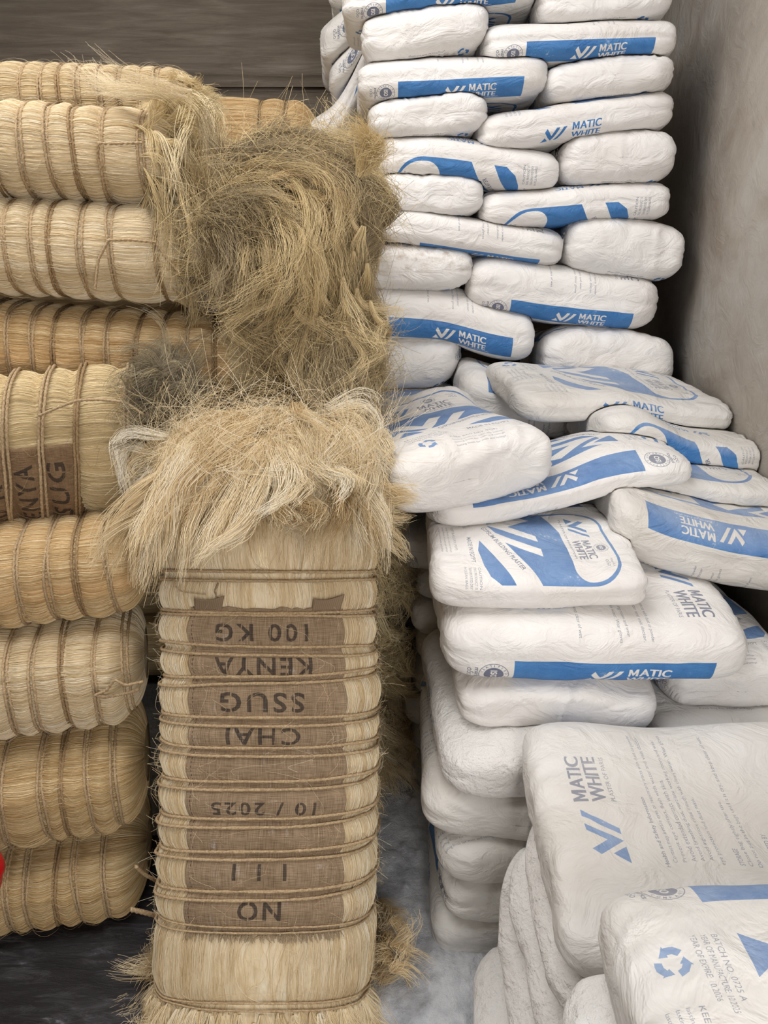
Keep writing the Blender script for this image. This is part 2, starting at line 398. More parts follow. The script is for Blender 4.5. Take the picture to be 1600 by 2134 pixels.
# ------------------------------------------------------------------ the setting
def box_mesh(name, lo, hi, m, kind='structure', seg=1):
    x0, y0, z0 = lo; x1, y1, z1 = hi
    V = np.array([(x0, y0, z0), (x1, y0, z0), (x1, y1, z0), (x0, y1, z0), (x0, y0, z1), (x1, y0, z1), (x1, y1, z1), (x0, y1, z1)])
    Fc = np.array([(0, 3, 2, 1), (4, 5, 6, 7), (0, 1, 5, 4), (1, 2, 6, 5), (2, 3, 7, 6), (3, 0, 4, 7)])
    o = mesh_obj(name, V, Fc, m, smooth=False, origin=(0, 0, 0)); o['kind'] = kind; return o
WALL_X, BACK_Y = .968, 3.75
def wall_right_mat():
    m, nt, b = mat('rough_cement_plaster'); P = nt.nodes.new('ShaderNodeTexCoord').outputs['Object']
    a = noise(nt, P, 3.2, 6, .62, .6); d = noise(nt, mapping(nt, P, (1, 2.2, 1.3), (0.6, 0, 0)), 7, 5, .6, 1.0)
    c = ramp(nt, a, [(.32, srgb(170, 158, 146)), (.5, srgb(188, 179, 168)), (.66, srgb(198, 193, 185))]).outputs[0]
    sp = ramp(nt, d, [(.60, (0, 0, 0)), (.72, (1, 1, 1))]).outputs[0]
    c = mixc(nt, math_n(nt, 'MULTIPLY', sp, .55), c, srgb(178, 178, 174))
    fl = ramp(nt, noise(nt, P, 26, 6, .75, .5), [(.66, (0, 0, 0)), (.72, (1, 1, 1))]).outputs[0]
    c = mixc(nt, math_n(nt, 'MULTIPLY', fl, .5), c, srgb(202, 196, 184))
    L(nt, c, b.inputs['Base Color']); b.inputs['Roughness'].default_value = .85; b.inputs['Specular IOR Level'].default_value = .15
    nb = bump(nt, noise(nt, P, 12, 6, .65, .8), .5, .012); nb = bump(nt, fl, .3, .004, nb); L(nt, nb, b.inputs['Normal']); return m
def wall_back_mat():
    m, nt, b = mat('board_marked_concrete'); P = nt.nodes.new('ShaderNodeTexCoord').outputs['Object']
    g = noise(nt, mapping(nt, P, (1.2, 1, 14)), 3.0, 6, .65, .5); k = noise(nt, P, 2.2, 4, .6)
    c = ramp(nt, g, [(.3, srgb(104, 93, 82)), (.55, srgb(126, 115, 102)), (.75, srgb(146, 136, 124))]).outputs[0]
    c = mixc(nt, math_n(nt, 'MULTIPLY', ramp(nt, k, [(.45, (0, 0, 0)), (.7, (1, 1, 1))]).outputs[0], .45), c, srgb(98, 90, 82))
    L(nt, c, b.inputs['Base Color']); b.inputs['Roughness'].default_value = .8; b.inputs['Specular IOR Level'].default_value = .2
    nb = bump(nt, g, .6, .01); L(nt, bump(nt, noise(nt, P, 30, 5, .6), .25, .004, nb), b.inputs['Normal']); return m
def floor_mat():
    m, nt, b = mat('powdered_concrete_floor'); P = nt.nodes.new('ShaderNodeTexCoord').outputs['Object']
    a = noise(nt, P, 4, 6, .65, .4); d = noise(nt, P, 45, 5, .7)
    c = ramp(nt, a, [(.35, srgb(120, 120, 122)), (.55, srgb(168, 170, 174)), (.7, srgb(206, 208, 212))]).outputs[0]
    L(nt, c, b.inputs['Base Color']); b.inputs['Roughness'].default_value = .9
    L(nt, bump(nt, d, .6, .008), b.inputs['Normal']); return m
M_WR, M_WB, M_FL = wall_right_mat(), wall_back_mat(), floor_mat()
box_mesh('floor', (-6, -8, -.1), (WALL_X + .2, BACK_Y + .2, 0), M_FL)
box_mesh('wall_right', (WALL_X, -1.4, 0), (WALL_X + .2, BACK_Y + .2, 3.3), M_WR)
box_mesh('wall_left', (-2.8, -1.4, 0), (-2.6, BACK_Y + .2, 3.3), M_WR)
# back wall: cast against boards, each board mark a slab of its own
wb = box_mesh('wall_back', (-2.6, BACK_Y, 0), (WALL_X, BACK_Y + .2, 3.3), M_WB)
def board(z0, z1, x0, x1, dep):
    nx, nz = 60, 12; X, Z = np.meshgrid(np.linspace(x0, x1, nx), np.linspace(z0 + .006, z1 - .006, nz))
    e = np.minimum(np.minimum(Z - z0, z1 - Z) / .02, 1)
    Yv = BACK_Y - dep * np.clip(e, .1, 1) - .005 * fbm(np.stack([X * 3, Z * 20, X * 0], -1), int(z0 * 50)) 
    V = np.stack([X, Yv, Z], -1).reshape(-1, 3); V2 = V.copy(); V2[:, 1] = BACK_Y + .02
    f = grid_faces(nz, nx)[:, :]
    rim = np.concatenate([np.arange(nx), np.arange(nz) * nx + nx - 1, np.arange(nx)[::-1] + (nz - 1) * nx, (np.arange(nz) * nx)[::-1]])
    n = len(V); q = np.stack([rim[:-1], rim[:-1] + n, rim[1:] + n, rim[1:]], -1)
    o = mesh_obj('board_mark', np.concatenate([V, V2]), [f[:, ::-1], q], M_WB, parent=wb); return o
for k, (a, b_, d) in enumerate(((1.0, 1.42, .03), (1.42, 1.78, .022), (1.78, 2.115, .0), (2.115, 2.46, .05), (2.46, 2.80, .045), (2.8, 3.15, .04))):
    board(a, b_, -2.6, WALL_X, d + .012)
# unseen roof, gap added for overhead light; front wall added, doorway at the right
box_mesh('ceiling', (-2.8, 2.15, 3.3), (WALL_X + .2, BACK_Y + .2, 3.42), M_WB)
box_mesh('ceiling_front', (-2.8, -1.2, 3.3), (WALL_X + .2, .35, 3.42), M_WB)
box_mesh('shade_wall_front', (-2.8, -1.2, 0), (.3, -1.0, 3.3), M_WR)  # unseen wall added to block door light from the lower left
box_mesh('shade_lintel', (.3, -1.2, 2.5), (WALL_X + .2, -1.0, 3.3), M_WR)  # unseen, added with the front wall to cut light from outside
# ------------------------------------------------------------------ plaster bags laid one on another
GX0, GY0, GS, GNX, GNY = -.5, .1, .01, 180, 370
HF = np.zeros((GNX, GNY))
gx = GX0 + np.arange(GNX) * GS; gy = GY0 + np.arange(GNY) * GS
GXX, GYY = np.meshgrid(gx, gy, indexing='ij')
def support(x0, x1, y0, y1, z):
    m = (GXX > x0) & (GXX < x1) & (GYY > y0) & (GYY < y1); HF[m] = np.maximum(HF[m], z)
def hs(x, y):
    i = np.clip((x - GX0) / GS, 0, GNX - 1.01); j = np.clip((y - GY0) / GS, 0, GNY - 1.01)
    a = i.astype(int); b = j.astype(int); fi = i - a; fj = j - b
    return (HF[a, b] * (1 - fi) * (1 - fj) + HF[a + 1, b] * fi * (1 - fj) + HF[a, b + 1] * (1 - fi) * fj + HF[a + 1, b + 1] * fi * fj)
_bagn = [0]
NU, NV = 92, 104
def arclen_resample(P, n):
    d = np.concatenate([[0], np.cumsum(np.linalg.norm(np.diff(P, axis=0), axis=1))]); t = np.linspace(0, d[-1], n)
    return np.stack([np.interp(t, d, P[:, k]) for k in range(P.shape[1])], -1)
def bag(x, y, yaw, Lb, Wb, label, top=None, T=.12, up='back', m=None, tilt=0, kz=4.0, ky=8, droop=.0, group='sacks of plaster', z0=None, lump=1.0, slope=None):
    """a filled sack centred at x,y; its long axis at yaw (deg), the panel top at the +x end; it settles on whatever lies below.
    up: which part of the wrap looks up: front, band, back, name"""
    _bagn[0] += 1; sd = _bagn[0] * 13
    ya = R(yaw); ca, sa = math.cos(ya), math.sin(ya)
    # settle: an obstacle membrane over the heightfield
    gu, gv = 27, 19
    U, Vv = np.meshgrid(np.linspace(-1, 1, gu), np.linspace(-1, 1, gv), indexing='ij')
    lx, ly = U * Lb / 2 * .97, Vv * Wb / 2 * .95
    H0 = hs(x + lx * ca - ly * sa, y + lx * sa + ly * ca)
    edge = np.maximum(np.abs(U) ** 8, np.abs(Vv) ** 6)
    Hc = H0 - edge * .04 - .022
    A_ = np.stack([U.ravel(), Vv.ravel(), np.ones(U.size)], -1); k_ = np.ones(U.size, bool)
    for _ in range(3):
        cf = np.linalg.lstsq(A_[k_], Hc.ravel()[k_], rcond=None)[0]; rs = Hc.ravel() - A_ @ cf; k_ = rs > np.percentile(rs, 35)
    lim = np.array([.034, .022]) if slope is None else np.array(slope)
    cf[:2] = np.clip(cf[:2], -lim, lim); lin = (A_[:, :2] @ cf[:2]).reshape(U.shape); q_ = (Hc - lin)[k_.reshape(U.shape)]
    pl = lin + np.percentile(q_, 55)
    b = np.maximum(Hc, pl) if z0 is None else np.maximum(Hc, z0)
    for it in range(120):
        p = np.pad(b, 1, mode='edge')
        av = (p[:-2, 1:-1] + p[2:, 1:-1] + p[1:-1, :-2] + p[1:-1, 2:]) / 4
        b = np.maximum(av * .97 + pl * .03 - droop * .0006, Hc)
        p = np.pad(b, 1, mode='edge'); b = (b + (p[:-2, 1:-1] + p[2:, 1:-1] + p[1:-1, :-2] + p[1:-1, 2:]) / 4) / 2
    for _ in range(10):
        p = np.pad(b, 1, mode='edge'); b = (b + (p[:-2, 1:-1] + p[2:, 1:-1] + p[1:-1, :-2] + p[1:-1, 2:]) / 4) / 2
    if top is not None: T = float(np.clip(top - np.median(b), .08, .2))
    b += tilt * U * .5
    def base(ax, ay):   # ax, ay in -1..1
        i = np.clip((ax + 1) / 2 * (gu - 1), 0, gu - 1.001); j = np.clip((ay + 1) / 2 * (gv - 1), 0, gv - 1.001)
        a = i.astype(int); c = j.astype(int); fi = i - a; fj = j - c
        return b[a, c] * (1 - fi) * (1 - fj) + b[a + 1, c] * fi * (1 - fj) + b[a, c + 1] * (1 - fi) * fj + b[a + 1, c + 1] * fi * fj
    # rings along the length
    q = np.linspace(-math.pi / 2, math.pi / 2, 1200); sx_ = np.sign(np.sin(q)) * np.abs(np.sin(q)) ** .25
    kyv = np.maximum(1 - np.abs(sx_) ** ky, 0) ** (1 / ky); kzv = np.maximum(1 - np.abs(sx_) ** (ky * .9), 0) ** (1 / kz)
    R_ = arclen_resample(np.stack([sx_ * Lb / 2, kyv * Wb / 2 * .6, kzv * T / 2], -1), NU)
    X = R_[:, 0]; KY = R_[:, 1] / (Wb / 2 * .6); KZ = R_[:, 2] / (T / 2); KY = np.maximum(KY, .03); KZ = np.maximum(KZ, .03)
    th = np.linspace(0, 2 * math.pi, 1600); mm = 3.3
    cs = np.stack([-np.sign(np.cos(th)) * np.abs(np.cos(th)) ** (2 / mm) * Wb / 2, np.sign(np.sin(th)) * np.abs(np.sin(th)) ** (2 / mm) * T / 2], -1)
    cs = arclen_resample(cs, NV + 1)[:-1]
    s = np.arange(NV) / NV
    XX = np.repeat(X[:, None], NV, 1); YY = KY[:, None] * cs[None, :, 0]; ZZ = KZ[:, None] * cs[None, :, 1]
    # creases and lumps
    xn = XX / (Lb / 2); endw = np.clip((np.abs(xn) - .5) / .5, 0, 1) ** 1.5
    nrm = np.stack([np.sign(xn) * np.clip(np.abs(xn) - .93, 0, 1) * 12, YY / (Wb / 2) ** 2 * .06, ZZ / (T / 2) ** 2 * .06], -1)
    nrm /= np.linalg.norm(nrm, axis=-1, keepdims=True) + 1e-6
    ang = s[None, :] * 2 * math.pi + 0 * XX
    rp = np.stack([np.cos(ang) * 7, np.sin(ang) * 7, xn * 1.6 + sd], -1)
    puck = (1 - np.abs(vn(rp, sd)) * 2.2) * endw * .0060 * np.clip(KZ[:, None], 0, 1) ** 2.2
    P3 = np.stack([XX, YY, ZZ], -1) + sd * 1.7
    lumps = fbm(P3 * 7, sd, 3) * .0075 * lump * np.clip(KZ[:, None] * 1.3, .3, 1)
    diag = np.stack([XX * 9 + YY * 14, YY * 3 - XX * 4, ZZ * 10], -1) + sd
    fold = (1 - np.abs(vn(diag, sd + 5)) * 3).clip(0, 1) * .0042 * (0.4 + .6 * endw) * lump
    crease = -np.exp(-((ZZ / T + .02 * vn(P3 * 6, sd)) / .035) ** 2) * .0025 * (np.abs(YY) > Wb * .38)
    dsp = puck + lumps + fold + crease
    # a squared, folded corner here and there
    XX2 = XX + nrm[..., 0] * dsp + np.sign(xn) * endw * (fbm(np.stack([YY * 9, ZZ * 9, xn * 0 + sd], -1), sd + 9, 2) * .012)
    YY2 = YY + nrm[..., 1] * dsp + .012 * fbm(np.stack([XX * 4, ZZ * 3, ZZ * 0 + sd], -1), sd + 3, 2)
    dz = nrm[..., 2] * dsp
    dz = np.where(nrm[..., 2] < 0, np.maximum(dz, -.0015), dz)
    bz = base(np.clip(XX2 / (Lb / 2), -1, 1), np.clip(YY2 / (Wb / 2), -1, 1))
    Z = bz + T / 2 + ZZ + dz + .004 * fbm(np.stack([XX * 5, YY * 5, ZZ * 0 + sd], -1), sd + 4, 2) * (ZZ > 0)
    WX = x + XX2 * ca - YY2 * sa; WY = y + XX2 * sa + YY2 * ca
    WX = np.minimum(WX, WALL_X - .004)
    hz = hs(WX, WY); Z = np.where((hz + .003 > Z) & (hz - Z < .07) & (ZZ < T * .3), hz + .003, Z)
    Z = np.maximum(Z, .001)
    V = np.stack([WX, WY, Z], -1).reshape(-1, 3)
    f = grid_faces(NU, NV, True)
    cap0 = np.arange(NV)[::-1][None]; cap1 = (np.arange(NV) + (NU - 1) * NV)[None]
    voff = {'front': 0.0, 'band': .25, 'back': .5, 'name': -.25, 'fronttilt': .10, 'rollf': -.155, 'rollb': .34, 'rolln': -.36}[up] if isinstance(up, str) else up
    uu = np.clip(.5 + XX / Lb, 0, 1)
    j = np.arange(NV)[None, :]; i = np.arange(NU - 1)[:, None]
    def uvq(ii, jj): return np.stack([uu[ii, jj % NV], jj / NV + voff + 0 * ii], -1)
    uvs = np.stack([uvq(i + 0 * j, j + 0 * i), uvq(i + 0 * j, j + 1 + 0 * i), uvq(i + 1 + 0 * j, j + 1 + 0 * i), uvq(i + 1 + 0 * j, j + 0 * i)], 2).reshape(-1, 2)
    uvs = np.concatenate([uvs, np.tile([[0.003, 0.003]], (NV, 1)), np.tile([[.997, 0.003]], (NV, 1))])
    f = f[:, ::-1]; uvs[:len(f) * 4] = uvs[:len(f) * 4].reshape(-1, 4, 2)[:, ::-1].reshape(-1, 2)
    o = mesh_obj('plaster_sack', V, [f, cap0[:, ::-1], cap1[:, ::-1]], m or M_BAG, uv=uvs)
    tag(o, label, 'sack', group)
    # raise the heightfield
    dx, dy = GXX - x, GYY - y; lx = dx * ca + dy * sa; ly = -dx * sa + dy * ca
    ax, ay = np.abs(lx / (Lb / 2)), np.abs(ly / (Wb / 2)); inn = (ax < .995) & (ay < .995)
    kyg = np.maximum(1 - ax ** ky, 1e-6) ** (1 / ky); kzg = np.maximum(1 - ax ** (ky * .9), 0) ** (1 / kz)
    r = np.clip(ay / kyg, 0, 1); zz = np.where(inn, base(np.clip(lx / (Lb / 2), -1, 1), np.clip(ly / (Wb / 2), -1, 1)) + T / 2 + T / 2 * kzg * np.maximum(1 - r ** mm, 0) ** (1 / mm) + .003, -1)
    inn &= (ay < kyg)
    HF[inn] = np.maximum(HF[inn], zz[inn] - .008)
    ii = np.clip(np.round((WX - GX0) / GS), 0, GNX - 1).astype(int); jj = np.clip(np.round((WY - GY0) / GS), 0, GNY - 1).astype(int)
    np.maximum.at(HF, (ii, jj), Z)
    return o
def zpx(py, Y): return at(800, py, Y=Y)[2]
def bagpx(x0, x1, ytop, Yf, Lb, Wb, lie, label, ymid=None, **k):
    """front face spans x0..x1 in the photograph with its top edge at ytop, on the plane Yf; lie 'L' long side or 'E' end toward the doorway"""
    z = zpx(ytop, Yf); a = at(x0, ytop + 40, Y=Yf)[0]; b = at(x1, ytop + 40, Y=Yf)[0]
    if lie == 'L': return bag((a + b) / 2, Yf + Wb / 2, k.pop('yaw', 0), b - a, Wb, label, top=z, **k)
    return bag((a + b) / 2, Yf + Lb / 2, k.pop('yaw', 90), Lb, b - a, label, top=z, **k)

def build_bags():
    g = 'plaster sacks in the lower front pile'
    # --- the sideways column behind (its left ends peep past the front pile)
    names = ['lowest', 'second', 'third', 'fourth', 'fifth', 'sixth', 'seventh']
    for k in range(8):
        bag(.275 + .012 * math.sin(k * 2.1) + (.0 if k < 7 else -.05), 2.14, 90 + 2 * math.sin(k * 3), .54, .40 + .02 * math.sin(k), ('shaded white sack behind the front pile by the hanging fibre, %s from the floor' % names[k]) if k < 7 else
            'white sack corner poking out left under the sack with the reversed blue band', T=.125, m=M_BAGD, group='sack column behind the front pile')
    # --- column whose ends face the doorway
    lab = ['dusty white sack at floor level in the end-on column beside the fibre', 'second white sack from the floor in the end-on column',
           'white sack with wide concentric end folds under the sack with a stapled fold', 'white sack with a thin blue curve along its side, end corner folded',
           'powder-crusted white sack end directly under the plain white end below the long blue-banded sack']
    for k in range(5):
        bag(.325 + .008 * math.sin(k * 2), 1.555 + .0 * k, 90 + (-2, 3, 2, -3, 2)[k], .56, (.42, .43, .43, .46, .44)[k], lab[k], top=(.125, .245, .36, .475, .59)[k] + .0,
            up=('back', 'front', 'rollf', 'rollb', 'back')[k], m=M_CAKE if k == 4 else M_BAGD, kz=4.2, group='end-on sack column of the front pile')
    support(.54, 1.02, 1.27, 1.85, .47); bag(.79, 1.55, 90, .54, .42, 'white sack under the small right sack with a blue patch', top=.58, m=M_BAGD)
    # --- columns lying across, nearest the doorway
    for k in range(4):
        bag((.485, .53, .555, .57)[k], 1.04, (1, -2, 1, -1)[k], .60, .46, ('powder-coated sack on the floor under the big text-covered sack', 'powder-coated sack second from the floor, under the big text-covered sack',
            'powder-crusted sack with a pointed ridge, lower of two under the big text-covered sack', 'powder-crusted sack with a pointed ridge, just under the big text-covered sack')[k],
            top=(.125, .245, .36, .475)[k], m=M_CAKE, kz=1.9, ky=4.5, group='powder-crusted sacks under the text-covered sack')
    for k in range(4):
        bag((.50, .51, .53, .545)[k], .59, (0, 2, -1, 1)[k], .60, .44, ('white powdery sack on the floor in the nearest column', 'white powdery sack second from the floor in the nearest column',
            'white powdery sack third from the floor in the nearest column', 'white powdery sack fourth from the floor in the nearest column')[k],
            top=(.125, .245, .36, .475)[k], m=M_CAKE, kz=2.2, ky=5, group='nearest column of sacks')
    bag(.585, 1.095, 181, .62, .50, 'big white sack lying flat, top covered in faded safety text and a blue chevron mark', top=.60, up='back', m=M_BAGD, lump=.6)
    bag(.56, .61, 2, .60, .44, 'white sack pressed under the nearest sack with the recycling mark', top=.585, m=M_CAKE, kz=2.6)
    bag(.625, .635, 1, .62, .46, 'nearest white sack with a big faded recycling mark, at the lower right edge', top=.715, up=.05, m=M_BAGD, lump=.8)
    # --- tier above
    bagpx(945, 1392, 1424, 1.36, .56, .44, 'E', 'plain white sack end below the long sack with a blue name band', up='back', yaw=92, kz=5)
    bagpx(1392, 1680, 1385, 1.44, .5, .3, 'E', 'small white sack at the right edge with a blue patch on its corner', up='front', kz=4, m=M_BAG)
    bagpx(925, 1590, 1290, 1.375, .62, .44, 'L', 'long white sack with a blue name band and seal along its lower edge', up=.54, kz=4, yaw=1.5)
    bagpx(905, 1362, 1186, 1.42, .5, .42, 'L', 'squarish white sack with a recycling mark on its dusty top, over the long banded sack', up=.065, kz=5.5, ky=10, yaw=1, m=M_BAG)
    support(.55, .97, 1.55, 1.98, .79)
    bag(.80, 1.78, 176, .54, .42, 'white sack at the right edge with a big blue shape over a blue band', top=.955, up=.06, m=M_BAGD)
    support(.0, 1.04, 1.96, 3.5, .82)
    bag(.71, 1.94, 3, .52, .42, 'white sack with diagonal lettering strip between two printed sacks at the right edge', top=.985, up=.04, m=M_BAGD)
    bag(.40, 1.86, 188, .62, .42, 'white sack with an upside-down name in a blue band and round seal', top=1.035, up=.06, m=M_BAG)
    bag(.77, 2.07, 183, .46, .40, 'right-edge sack with large blue chevrons and an upside-down name', top=1.07, up=-.37, m=M_BAGD)
    support(-.02, 1.0, 2.15, 3.5, .95)
    bag(.10, 2.36, 90, .5, .36, 'white sack top showing grey-blue print just below the bulging left sack end', top=1.08, up='front', m=M_BAGD)
    bag(.53, 2.47, 180, .60, .42, 'white sack with a powder-smeared blue band under the lowest right sack of the tall stack', top=1.12, up=.07, m=M_BAG)
    bag(.64, 2.21, 10, .62, .42, 'white sack with full blue front print and rounded label, lying by the right wall', top=1.17, up='front', m=M_BAGD, lump=.8)
    bag(.125, 1.86, 108, .54, .40, 'white sack with blue chevrons and MADE IN EGYPT print, angled over the fibre gap', top=1.14, up=.02, m=M_BAG)
    # --- the tall stack
    gs = 'tall stack of plaster sacks against the right wall'
    Yf = 2.42; LE, WE = .56, .40
    A = [ # side, x0, x1, ytop, lie, up, label, extra
     ('L', 722, 972, 700, 'E', 'back', 'bulging white sack end, lowest on the left of the tall stack', dict(kz=2.4, ky=4.5)),
     ('R', 1143, 1432, 640, 'E', .05, 'lowest right sack of the tall stack, a seal and blue corner on its top', dict(kz=4, yaw=-90)),
     ('L', 722, 1124, 622, 'L', .54, 'white sack with blue name band sagging right, low in the tall stack', dict(tilt=-0.023)),
     ('R', 980, 1380, 562, 'L', .565, 'white sack with a blue leaf print on top and a band hidden below, tall stack', dict(tilt=0.013)),
     ('L', 730, 986, 527, 'E', 'back', 'brown-stained white sack end beside the hanging fibre', dict(kz=3.2, m=M_STAIN)),
     ('R', 1182, 1438, 466, 'E', 'back', 'white sack end with small faint text, jutting furthest toward the wall', dict(kz=3)),
     ('L', 790, 1182, 460, 'L', .58, 'mostly plain white sack with a small blue wedge on top, tall stack', dict(tilt=-0.016)),
     ('R', 1004, 1410, 388, 'L', -.41, 'white sack with blue arch label and plaster lettering, right column of the tall stack', dict(yaw=180)),
     ('L', 772, 1014, 374, 'E', 'back', 'plain white sack end between two blue-printed sacks, beside the golden fibre', {}),
     ('R', 1172, 1414, 280, 'E', 'back', 'creased white sack end with a swirled corner under the sack with the dark blue name', dict(kz=3)),
     ('L', 780, 1176, 291, 'L', -.41, 'white sack with blue arch label and upside-down name, left column of the tall stack', dict(yaw=180)),
     ('R', 1000, 1411, 208, 'L', .035, 'white sack with blue chevron mark and name without a band', dict(tilt=0.013)),
     ('L', 765, 1023, 203, 'E', 'back', 'plain white sack end touched by the top fibre wisp', {}),
     ('R', 1147, 1421, 124, 'E', 'back', 'white sack end with round swirled corner, second end down on the right', dict(kz=3)),
     ('L', 742, 1146, 113, 'L', .545, 'white sack with blue name band and seal, upper left of the tall stack', dict(tilt=-0.009)),
     ('R', 1010, 1422, 34, 'L', .54, 'white sack with blue name band, second from the top on the right', dict(tilt=0.013)),
     ('L', 752, 1028, 20, 'E', 'back', 'plain rounded white sack end, highest on the left of the tall stack', dict(kz=3)),
     ('R', 1130, 1420, -45, 'E', 'back', 'white sack end cut off by the top edge of the picture, right of the stack', dict(kz=3)),
     ('L', 712, 1136, -62, 'L', .54, 'topmost visible sack with part of a blue name band', {}),
    ]
    back = 0
    for side, x0, x1, yt, lie, up, lb, ex in A:
        bagpx(x0, x1, yt, Yf, LE, WE, lie, lb, up=up, group=gs, **ex)
    # second rank behind: crumpled left ends
    support(-.35, .4, 2.84, 3.5, 1.79)
    for k, (x_, t_, lb) in enumerate(((.0, 1.95, 'small white sack end with a blue corner, beside the far tied bale'), (.11, 2.09, 'shaded crumpled sack end, lowest of three behind the tall stack'),
            (.08, 2.22, 'shaded crumpled sack end, middle of three behind the tall stack'), (.12, 2.35, 'shaded crumpled sack end, topmost of three behind the tall stack'))):
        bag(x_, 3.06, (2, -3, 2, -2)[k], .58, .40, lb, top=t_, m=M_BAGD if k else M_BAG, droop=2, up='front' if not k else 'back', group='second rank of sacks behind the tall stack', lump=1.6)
build_bags()

# ------------------------------------------------------------------ sisal bales
def lobed_tube(P, r, closed=False, lobes=2, pitch=.02, ns=8, up=(0, 0, 1)):
    """a twisted twine along P (K,3)"""
    K = len(P); T = np.gradient(P, axis=0); 
    if closed: T = np.roll(P, -1, 0) - np.roll(P, 1, 0)
    T /= np.linalg.norm(T, axis=1, keepdims=True) + 1e-9
    A = np.cross(T, np.array(up)); bad = np.linalg.norm(A, axis=1) < .2; A[bad] = np.cross(T[bad], (0.3, 1, .2)); A /= np.linalg.norm(A, axis=1, keepdims=True)
    for k in range(1, K):                      # carry the frame along
        a = A[k - 1] - T[k] * (A[k - 1] @ T[k]); A[k] = a / (np.linalg.norm(a) + 1e-9)
    B = np.cross(T, A); d = np.concatenate([[0], np.cumsum(np.linalg.norm(np.diff(P, axis=0), axis=1))])
    ph = np.arange(ns) * 2 * math.pi / ns
    rr = r * (1 + .26 * np.cos(lobes * (ph[None] - d[:, None] / pitch * math.pi)))
    V = P[:, None] + rr[..., None] * (np.cos(ph)[None, :, None] * A[:, None] + np.sin(ph)[None, :, None] * B[:, None])
    return V.reshape(-1, 3), grid_faces(K, ns, True)[:, ::-1]
def join(parts):
    V, Fs, n = [], [], 0
    for v, f in parts: V.append(v); Fs.append(f + n); n += len(v)
    return np.concatenate(V), np.concatenate(Fs)
def proj(P):
    P = np.asarray(P) - np.array([0, 0, CAM_H]); D = P[..., 1] * CP - P[..., 2] * SP
    return 800 + F * P[..., 0] / D, 1067 + F * (-P[..., 2] * CP - P[..., 1] * SP) / D

